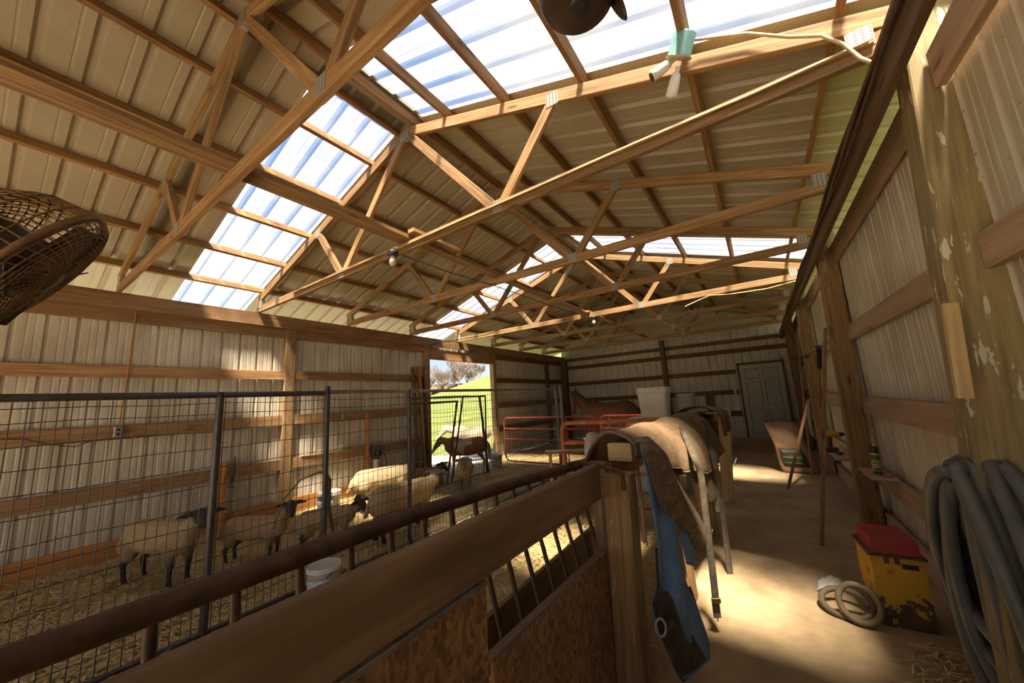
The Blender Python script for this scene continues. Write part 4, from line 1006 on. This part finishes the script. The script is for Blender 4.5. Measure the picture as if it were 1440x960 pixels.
# leaning sticks and tools
mb = MB(); mb.beam((.28, 4.77, 0), (.70, 5.36, 2.16), .032, .045, up=(0, 1, 0)); tag(mb.build('leaning_stick', W_TRUSS), 'tall square stick leaning from the aisle floor onto the brown post', 'stick')
mb = MB(); mb.beam((.13, 7.05, 0), (.60, 7.55, 1.28), .04, .03, up=(0, 1, 0)); tag(mb.build('leaning_stick', W_PURLIN), 'shorter stick slanting across the paper feed bag', 'stick')
t = thing('rake', 'long handled rake standing upright by the feed bag', 'rake', (.60, 8.12, 0))
g = MB(); g.tube([(.52, 8.05, .02), (.57, 8.1, 1.0), (.64, 8.16, 2.0)], .016, 10); g.build('handle', W_PURLIN, t)
g = MB(); g.tube([(.50, 8.14, 1.99), (.78, 8.2, 2.02)], .012, 8)
for k in range(7): g.tube([(.51+.043*k, 8.14+.008*k, 1.99), (.50+.043*k, 8.08, 2.05)], .005, 6)
g.build('head', RUST, t)
t = thing('sledge_hammer', 'hammer with black head up and orange handle hung on the tool post', 'hammer', (.64, 7.4, 1.2))
ha = at(1152, 516, 0, .66); hb_ = at(1153, 570, 0, .66)
g = MB(); g.tube([hb_, ha], .016, 10); g.build('handle', W_ORANGE, t)
hd_ = at(1151, 488, 0, .66); g = MB(); g.beam(ha, hd_, .055, .055, up=(0, 1, 0), ch=.01); g.build('head', BLACK, t)
g = MB(); g.tube([hd_, hd_+Vector((.08, .25, .02)), (.70, 8.29, hd_.z+.04)], .006, 6); g.build('hanging_wire', WIRE, t)
sc = at(1140, 598, 0, .58); t = thing('feed_scoop', 'silver metal scoop hanging by the tool post', 'scoop', sc)
g = MB(); sp = [(0, .17), (.045, .165), (.075, .12), (.085, .04), (.08, -.05), (.05, -.13), (0, -.16)]
def sco(u, v):
    h = .17-.34*v; wd = .088*math.sin(min(1, v*1.05+.04)*PI)**.55; x = (u-.5)*2
    return (sc.x-.02+.035*(1-x*x)*1.0, sc.y+x*wd, sc.z+h)
g.grid(sco, 10, 14); solidify(g.build('pan', STEEL, t), .004)
g = MB(); g.tube([sc+Vector((0, 0, .16)), sc+Vector((.02, .01, .30)), sc+Vector((.05, .02, .42))], .012, 8); g.build('handle', STEEL, t)
g = MB(); g.tube([sc+Vector((.05, .02, .42)), (.68, 8.0, sc.z+.45), (.70, 8.31, sc.z+.46)], .006, 6); g.build('hanging_wire', WIRE, t)
# paper feed bag
t = thing('feed_bag', 'crumpled brown paper feed bag leaning at the far end of the aisle', 'feed bag', (.30, 8.55, 0))
def bag(u, v):
    a = 2*PI*u; h = v*.86; wd = .27*(1-.12*v)*(1+.05*math.sin(v*9)); dp = .12*(1-.72*v**2)+.008
    x = .40-.18*v+wd*math.copysign(abs(math.cos(a))**.7, math.cos(a)); y = 8.42+.12*v+dp*math.copysign(abs(math.sin(a))**.8, math.sin(a))+.012*math.sin(v*14+a*3)
    z = .01+h*(1-.02*math.cos(a)*v)
    if v > .93: z += .02*math.sin(a*3)
    return (x, y, z)
g = MB(); g.grid(bag, 30, 24); g.add([bag(i/30, 0) for i in range(30)], [list(range(30))[::-1]]); solidify(g.build('sack', PAPER, t), .004)
def bagl(u, v):
    q = bag(.62+.20*u, .12+.36*v); return (q[0], q[1]-.007, q[2])
g = MB(); g.grid(bagl, 8, 8); solidify(g.build('printed_label', simple('dark green print', (.035, .05, .03), .6, 0, .6, 30), t), .002, 1)
for k, (v0, m_) in enumerate(((.16, 'g'), (.27, 'w'), (.38, 'w'))):
    def bagm(u, v, v0=v0):
        q = bag(.65+.14*u, v0+.05*v); return (q[0], q[1]-.011, q[2])
    g = MB(); g.grid(bagm, 6, 2); solidify(g.build('label_mark', simple('print mark', (.05, .11, .03) if m_ == 'g' else (.15, .13, .09), .6, 0, .5, 40), t), .002, 1)
mb = MB(); mb.beam((.725, 2.42, 1.45), (.752, 2.42, 1.87), .05, .035, up=(0, 1, 0)); b_ = tag(mb.build('nailed_block', W_PALE), 'short pale splintered block nailed to the near olive post', 'wood block')
# white six panel door in the back wall
DX0, DX1, DZ, DYY = -.46, .60, 2.22, YB-.075
t = bpy.data.objects.new('door_1', None); col.objects.link(t); t.location = ((DX0+DX1)/2, DYY, 0); struct(t)
g = MB(); g.beam(((DX0+DX1)/2, DYY, .05), ((DX0+DX1)/2, DYY, DZ), DX1-DX0, .045, up=(0, 1, 0)); g.build('door_leaf', DOORW, t)
W_ = DX1-DX0
for (a, b, z0, z1) in ((.12, .45, 1.80, 2.08), (.55, .88, 1.80, 2.08), (.12, .45, 1.02, 1.70), (.55, .88, 1.02, 1.70), (.12, .45, .22, .86), (.55, .88, .22, .86)):
    x0, x1 = DX0+a*W_, DX0+b*W_
    g = MB(); y_ = DYY-.024
    g.tube([(x0, y_, z0), (x1, y_, z0), (x1, y_, z1), (x0, y_, z1)], .014, 6, closed=True); g.build('panel_moulding', GROOVE, t); g = MB()
    g.box(((x0+x1)/2, y_+.0, (z0+z1)/2), (x1-x0-.09, .012, z1-z0-.09), ch=.005); g.build('panel', DOORW, t)
g = MB(); kx = DX0+.09; g.lathe((kx, DYY-.023, 1.0), [(.03, 0), (.03, .008), (.012, .012), (.012, .035), (.028, .045), (.03, .06), (.02, .075), (0, .078)], 16, axis=(0, -1, 0)); g.build('door_handle', BRASS, t)
for x_ in (DX0-.03, DX1+.03):
    mb = MB(); mb.beam((x_, DYY, 0.05), (x_, DYY, DZ+.08), .05, .06, up=(0, 1, 0)); trim(mb, W_DARK)
mb = MB(); mb.beam((DX0-.06, DYY, DZ+.04), (DX1+.06, DYY, DZ+.04), .06, .07); trim(mb, W_DARK)
mb = MB(); mb.beam((-2.3, 11.9, .10), (.84, 11.9, .10), .14, .2); tag(mb.build('sill_timber', W_GIRT), 'heavy timber sill lying across the floor before the white door', 'timber')
g = MB(); g.box((-.66, YB-.06, 1.44), (.07, .03, .115), ch=.004); tag(g.build('light_switch', WHITE_PL), 'white switch plate on the back wall left of the white door', 'switch')
mb = MB(); mb.beam((-1.36, YB-.09, 0), (-1.36, YB-.09, 1.36), .2, .05, up=(0, 1, 0)); tag(mb.build('plank', W_DARK), 'dark plank standing against the back wall left of the door', 'plank')

# ------------------------------------------------------------ left wall things
for yy, tp, m_, lab in ((5.43, 2.42, W_DARK, 'dark board leaning left of the doorway'), (5.60, 2.45, W_ORANGE, 'orange stained board leaning beside the doorway post'), (5.74, 2.2, W_DARK, 'narrow dark board leaning against the doorway post')):
    mb = MB(); mb.beam((XL+.20, yy-.01, 0), (XL+.032, yy, tp), .03, .10, up=(1, 0, 0)); tag(mb.build('leaning_board', m_), lab, 'board', 'boards leaning beside the doorway')
mb = MB(); mb.beam((XL+.09, 2.03, 0), (XL+.03, 2.03, .92), .035, .20, up=(1, 0, 0)); tag(mb.build('leaning_board', W_ORANGE), 'short wide orange board standing against the wall behind the lambs', 'board')
mb = MB(); mb.beam((XL+.06, 4.30, .0), (XL+.02, 4.30, 1.45), .03, .09, up=(1, 0, 0)); tag(mb.build('upright_board', W_ORANGE), 'orange upright board behind the water pump on the left wall', 'board')
t = thing('water_pump', 'small dark pump on a pale pipe stand against the left wall', 'pump', (XL+.14, 4.42, 0))
g = MB(); g.tube([(XL+.14, 4.42, 0), (XL+.14, 4.42, .60)], .055, 14); g.build('stand_pipe', WHITE_PL, t)
g = MB(); g.box((XL+.14, 4.42, .72), (.12, .16, .14), ch=.02); g.lathe((XL+.14, 4.42, .60), [(.07, 0), (.07, .05)], 14); g.lathe((XL+.20, 4.42, .72), [(.05, 0), (.05, .03), (.02, .04)], 14, axis=(1, 0, 0)); g.build('motor', PIPE, t)
g = MB(); g.tube([(XL+.14, 4.52, .70), (XL+.15, 4.62, .64), (XL+.15, 4.66, .45), (XL+.13, 4.60, .2), (XL+.12, 4.58, .02)], .009, 8); g.build('cord', BLACK, t)
for yy, z, lab in ((.98, 1.45, 'small grey outlet box on the middle girt near the camera'), (3.82, 1.45, 'small grey outlet box on the middle girt past the golden post')):
    t = thing('outlet_box', lab, 'outlet', (XL+.03, yy, z-.06))
    g = MB(); g.box((XL+.02, yy, z), (.06, .075, .115), ch=.006); g.build('box', STEEL, t)
    for dz in (-.025, .025):
        g = MB(); g.box((XL+.051, yy, z+dz), (.004, .03, .03), ch=.001); g.build('socket', BLACK, t)
mb = MB(); mb.tube([(XL+.0, 1.02, 2.92), (XL+.012, 1.01, 2.3), (XL+.012, 1.0, 1.9), (XL+.012, .985, 1.52)], .008, 8); tag(mb.build('cable', W_ORANGE), 'brown cable dropping from the eave beam to the outlet box', 'cable')
mb = MB(); mb.tube([(XL+.012, -.3, 1.50), (XL+.015, .1, 1.47), (XL+.03, .32, 1.44), (XL+.05, .5, 1.36), (XL+.04, .66, 1.32), (XL+.02, .78, 1.37)], .006, 6); tag(mb.build('cable', BLACK), 'black wire drooping from the middle girt near the camera', 'cable')
g = MB(); g.tube([(XL+.012, 2.18, .98), (XL+.014, 2.19, .80), (XL+.02, 2.16, .66), (XL+.03, 2.10, .58), (XL+.05, 2.2, .55)], .007, 6); tag(g.build('chain', WIRE), 'dark chain hanging beside the short orange board', 'chain')
g = MB(); g.tube([(-4.10, 1.75, .45), (-3.9, 1.75, .75), (-3.7, 1.80, .93), (-3.56, 1.90, .985), (-3.53, 1.95, .97), (-3.53, 1.985, .90), (-3.54, 1.99, .62), (-3.56, 2.05, .42)], [.006, .007, .008, .012, .016, .018, .018, .014], 8); tag(g.build('rope', HOSE_TAN), 'bent tan rope looped over the second dark fence post', 'rope')
g = MB(); g.tube([(XL+.0, 3.1, .86), (XL+.04, 3.8, .93), (XL+.05, 4.6, 1.06), (XL+.03, 5.2, 1.14)], .008, 6); tag(g.build('cable', CABLE), 'pale cable sagging along the lowest girt to the doorway', 'cable')

# ------------------------------------------------------------ overhead things
def bulb(loc, lab, fixture=True):
    t = thing('bare_bulb', lab, 'light bulb', loc); c = Vector(loc)
    g = MB(); g.lathe(c, [(0, -.0), (.055, -.002), (.06, -.03), (.05, -.06), (.04, -.065)], 18); g.build('socket', PIPE, t)
    g = MB(); g.lathe(c, [(.026, -.064), (.026, -.08), (.032, -.10), (.038, -.125), (.034, -.15), (.018, -.168), (0, -.172)], 18); g.build('bulb', GLASSW, t)
bulb((-3.02, 2.325, 3.19), 'bare bulb in a dark socket under the second truss')
bulb((-2.6, 6.885, 3.15), 'bare bulb under the fifth truss, farther back')
fl = at(957, 70, 1, 2.25); t = thing('flood_light', 'teal flood lamp box with two white bulb holders by the skylight', 'flood light', fl)
ax = (R @ Vector((-.30, -.75, -.75))).normalized()
ax = (R @ Vector((-.10, .50, -.85))).normalized()
g = MB(); g.lathe(fl, [(.06, -.09), (.068, -.08), (.068, .03), (.072, .035)], 22, axis=ax); g.build('box', TEAL, t)
g = MB(); g.lathe(fl+ax*.036, [(.078, 0), (.078, .008), (.0, .012)], 22, axis=ax); g.build('cover_plate', simple('cream enamel', (.52, .45, .32), .5), t)
for dv, nm in (((-.75, .22, -.5), 0), ((-.10, .40, -.9), 1)):
    d = (R @ Vector(dv)).normalized(); p0 = fl+ax*.045+(R @ Vector((-.02, 0, 0)) if nm == 0 else R @ Vector((.0, 0, -.05))); g = MB()
    g.lathe(p0, [(.014, 0), (.014, .035), (.024, .038), (.031, .07), (.035, .13), (.035, .16), (.031, .163)], 16, axis=d); b_ = g.build('lamp_holder', WHITE_PL, t)
    g = MB(); g.lathe(p0+d*.155, [(.029, .0), (.029, .010), (0, .014)], 16, axis=d); g.build('lens', FANM if nm == 0 else GLASSW, b_)
P_ = [fl+Vector((.0, .03, .09))]+[at(x, y, 1, yy) for x, y, yy in ((985, 55, 2.30), (1050, 47, 2.31), (1110, 52, 2.31), (1155, 50, 2.31), (1185, 62, 2.30), (1210, 82, 2.28), (1225, 88, 2.27), (1243, 78, 2.26))]
mb = MB(); mb.tube(P_, .009, 8); tag(mb.build('cable', CABLE), 'cream cable looping from the teal flood lamp to the right eave beam', 'cable')
mb = MB(); mb.tube([(.68, 2.32, 3.215), (.2, 2.318, 3.20), (-.5, 2.32, 3.21), (-1.3, 2.318, 3.20), (-2.0, 2.32, 3.2), (-2.95, 2.32, 3.19)], .007, 8); tag(mb.build('cable', CABLE), 'cream cable clipped along the second truss chord to the bulb', 'cable')
mb = MB(); mb.tube([(-2.98, 2.37, 3.16), (-2.9, 3.1, 3.12), (-2.85, 3.89, 3.138), (-2.8, 5.41, 3.138), (-2.7, 6.91, 3.138)], .006, 6); tag(mb.build('cable', BLACK), 'thin black wire strung between the two bare bulbs', 'cable')
mb = MB(); mb.tube([(.69, 6.9, 3.12), (.3, 6.87, 3.07), (-.2, 6.87, 3.09), (-.5, 6.86, 3.13), (-.9, 6.88, 3.02)], .008, 6); tag(mb.build('cable', CABLE), 'cream cable sagging below the bright fifth truss', 'cable')
for k, (dx, lab) in enumerate(((0, 'upper brown cable of the bundle along the right eave beam'), (1, 'middle brown cable of the bundle along the right eave beam'), (2, 'lowest brown cable of the bundle along the right eave beam'))):
    mb = MB(); mb.tube([(.668-.006*k, y, 3.085-.05*k+.028*math.sin(y*2.3+k*2)) for y in [YF+.3+.25*i for i in range(48)]], .011, 6); tag(mb.build('cable', RUST if k != 1 else W_DARK), lab, 'cable', 'cables along the right eave beam')
mb = MB(); mb.tube([(-3.1, 5.42, 3.14), (-3.6, 5.7, 3.03), (-4.6, 5.9, 2.95), (-6.34, 5.95, 2.98)], .008, 6); tag(mb.build('cable', BLACK), 'black cable sagging toward the doorway header', 'cable')
# cage fan at the upper left
fc = atd(42, 380, 1.0); ax = (R @ Vector((.59, .52, -.63))).normalized()
t = thing('cage_fan', 'large rusty wire cage fan hanging at the upper left edge', 'fan', fc)
ref = Vector((0, 0, 1)); u_ = (ref-ax*ref.dot(ax)).normalized(); v_ = ax.cross(u_)
RF = .21
BL = {1: .05, -1: -.17}
def cage(sign, name):
    g = MB()
    for k in range(1, 17):
        r = RF*k/16; h = BL[sign]*(.22+.78*math.sqrt(max(0, 1-(k/16)**2.6)))
        g.tube([fc+ax*h+u_*(r*math.cos(a))+v_*(r*math.sin(a)) for a in [2*PI*i/40 for i in range(40)]], .0022, 5, closed=True)
    for i in range(54):
        a0 = 2*PI*i/54; pts = []
        for k in range(1, 17):
            r = RF*k/16; h = BL[sign]*(.22+.78*math.sqrt(max(0, 1-(k/16)**2.6))); a = a0+.5*(k/16)*sign
            pts.append(fc+ax*h+u_*(r*math.cos(a))+v_*(r*math.sin(a)))
        pts.append(fc+u_*(RF*1.0*math.cos(a0+.5*sign))+v_*(RF*math.sin(a0+.5*sign)))
        g.tube(pts, .0021, 4, caps=False)
    g.build(name, CAGE, t)
cage(1, 'front_guard'); cage(-1, 'rear_guard')
g = MB(); g.tube([fc+u_*(RF*1.01*math.cos(a))+v_*(RF*1.01*math.sin(a)) for a in [2*PI*i/48 for i in range(48)]], .009, 8, closed=True); g.build('rim', CAGE, t)
g = MB(); g.lathe(fc, [(.0, -.16), (.07, -.155), (.085, -.1), (.085, -.02), (.05, .02), (.05, .05), (0, .055)], 20, axis=ax); g.build('motor', FANM, t)
for k in range(4):
    a = PI/2*k+.3; g = MB()
    def bld(u, v, a=a):
        r = .04+.13*u; aa = a+(v-.5)*.9*(1-.25*u); return fc+ax*(.01+(v-.5)*.08)+u_*(r*math.cos(aa))+v_*(r*math.sin(aa))
    g.grid(bld, 6, 6); solidify(g.build('blade', FANM, t), .004)
g = MB(); h0 = fc+R @ Vector((-.55, -.05, .12)); g.tube([fc-ax*.13, fc-ax*.19, h0, Vector((h0.x, h0.y, 3.0)), Vector((h0.x, h0.y, roof_z(h0.x)-.01))], .012, 8); g.build('hanger', RUST, t)
# dark fan head at the top edge
mc = atd(812, -14, 1.55); t = thing('ceiling_fan', 'dark grimy fan head with stubby paddles at the top edge', 'ceiling fan', mc)
g = MB(); g.lathe(mc, [(.0, .12), (.07, .12), (.13, .09), (.165, .03), (.168, -.02), (.15, -.055), (.10, -.075), (.05, -.082), (.0, -.083)], 32); g.build('housing', FANM, t)
g = MB(); g.lathe(mc+Vector((0, 0, -.080)), [(.045, 0), (.045, -.012), (.02, -.016), (0, -.016)], 20); g.build('hub_cap', BLACK, t)
rt = R @ Vector((1, 0, 0))
for k in range(3):
    a = math.atan2(rt.y, rt.x)+(.10, 3.95, 5.2)[k]; d = Vector((math.cos(a), math.sin(a), 0)); s_ = Vector((-d.y, d.x, 0))
    def pad(u, v, d=d, s_=s_):
        wd = .075*math.sin(min(1, .15+u*.85)*PI)**.6+.004
        return mc+d*(.13+.13*u*.55)+s_*(v-.5)*2*wd*.4+Vector((0, 0, .06-.20*u+.02*math.sin(v*PI)))
    g = MB(); g.grid(pad, 10, 6); solidify(g.build('paddle', FANM, t), .012)
g = MB(); g.tube([mc+Vector((0, 0, .11)), Vector((mc.x, mc.y, roof_z(mc.x)-.01))], .018, 10); g.build('down_rod', FANM, t)

# ------------------------------------------------------------ outdoors
def grass():
    t = NT('pasture grass'); n = t.noise(t.geo(), 1.3, 6, .7); n2 = t.noise(t.geo(), 12, 4, .7)
    c = t.ramp(n, [(.3, (.048, .070, .010)), (.7, (.10, .122, .020))]); c = t.mix(t.ramp(n2, [(.4, 0.0), (.8, .5)]), c, (.035, .06, .01))
    return t.fin(c, .9)
GRASS = grass(); GRAVEL = simple('pale gravel', (.46, .42, .35), .9, 0, .3, 14)
def hz(d, ph):
    el = 1.55+ (46.8-ph)*.30
    el = max(-.5, min(el, 7.5)); top = 1.55+62*math.tan(math.radians(el))
    k = min(1, max(0, (d-11)/51)); k = k*k*(3-2*k)*.5+k*.5
    return -.22+(top+.22)*k - max(0, d-62)*.03
mb = MB()
def ter(u, v):
    d = 7.2+ (u**2.2)*160; ph = -8+v*150
    x, y = -d*math.sin(math.radians(ph)), d*math.cos(math.radians(ph))
    return (x, y, hz(d, ph))
def ok(p): return True
vs = []
g = MB()
def ter2(u, v):
    y = -30+v*150; x = -6.55-(u**2.4)*140
    d = math.hypot(x, y); ph = math.degrees(math.atan2(-x, y)); return (x, y, hz(d, ph) if u > .02 else -.22)
g.grid(ter2, 60, 110); struct(g.build('floor_pasture', GRASS, keep=True))
g = MB(); g.grid(lambda u, v: (1.0+u*60, -30+v*90, -.2), 6, 6); struct(g.build('floor_lawn', GRASS, keep=True))
g = MB(); g.grid(lambda u, v: (-20+u*34, YF-.05-30*(1-v), -.10), 6, 6); struct(g.build('floor_yard', GRAVEL, keep=True))  # unseen yard, kept pale to bounce sunlight in through the front opening
g = MB(); g.grid(lambda u, v: (-6.5-u*3.4, -6+v*24, -.06-u*.1), 6, 10); struct(g.build('floor_gravel', GRAVEL, keep=True))
BARK = simple('bare grey bark', (.16, .125, .10), .9)
def dirv(ph, d): return Vector((-d*math.sin(math.radians(ph)), d*math.cos(math.radians(ph)), 0))
tr = random.Random(5)
def tree(ph, d, h, lab):
    b = dirv(ph, d); b.z = hz(d, ph)-.1
    t = thing('bare_tree', lab, 'tree', b, 'bare trees on the hill')
    g = MB(); tw = MB()
    def br(p, dr, L, r, lv):
        q = p+dr*L; q2 = p+dr*L*.5+Vector((tr.uniform(-1, 1), tr.uniform(-1, 1), 0))*L*.05
        (g if lv < 3 else tw).tube([p, q2, q], [r, r*.8, r*.6], 5 if lv < 3 else 3, caps=False)
        if lv >= 5: return
        for k in range(4 if lv < 4 else 3):
            nd = (dr*(.8 if lv else .75)+Vector((tr.uniform(-1, 1), tr.uniform(-1, 1), tr.uniform(-.1, .7)))*(.8 if lv else .95)).normalized()
            br(p+dr*L*tr.uniform(.45, 1), nd, L*(tr.uniform(.68, .88) if lv else tr.uniform(1.5, 2.2)), max(.016, r*.55), lv+1)
    br(b, Vector((tr.uniform(-.1, .1), tr.uniform(-.1, .1), 1)).normalized(), h*.13, h*.026, 0)
    g.build('trunk', BARK, t); tw.build('twigs', BARK, t)
tree(47.0, 58, 5.6, 'leftmost bare tree on the hill, half behind the barn roof')
tree(45.2, 60, 6.2, 'bare tree rising right behind the brown barn roof')
tree(42.6, 60, 6.8, 'tallest wide bare tree in the middle of the doorway view')
tree(39.4, 66, 4.8, 'small bare tree farthest right on the green crest')
tree(44.0, 64, 5.2, 'bushy bare tree between the barn roof and the tall tree')
tree(41.4, 66, 4.6, 'slim bare tree just right of the tall tree')
tree(40.4, 70, 4.2, 'low bare tree next to the farthest right one')
# brown barn beyond the crest
bc = dirv(44.6, 62); bc.z = hz(62, 44.6)-1.9
t = thing('far_barn', 'brown roofed barn half sunk behind the hill crest', 'barn', bc)
ROOFB = simple('brown shingles', (.10, .075, .055), .9); WALLB = simple('weathered barn wall', (.22, .18, .14), .9)
a_ = dirv(44.6+90, 1.0); f_ = dirv(44.6, 1.0)
g = MB(); P0 = bc-a_*3.2; hw = 1.8
g.prism([P0-f_*hw, P0+f_*hw, P0+f_*hw+Vector((0, 0, 1.6)), P0-f_*hw+Vector((0, 0, 1.6))], a_*6.4); g.build('walls', WALLB, t)
g = MB(); e = 1.7
g.prism([P0-a_*.3-f_*(hw+.4)+Vector((0, 0, e-.15)), P0-a_*.3+f_*(hw+.4)+Vector((0, 0, e-.15)), P0+a_*.4+Vector((0, 0, e+1.2))], a_*6.2); g.build('roof', ROOFB, t)
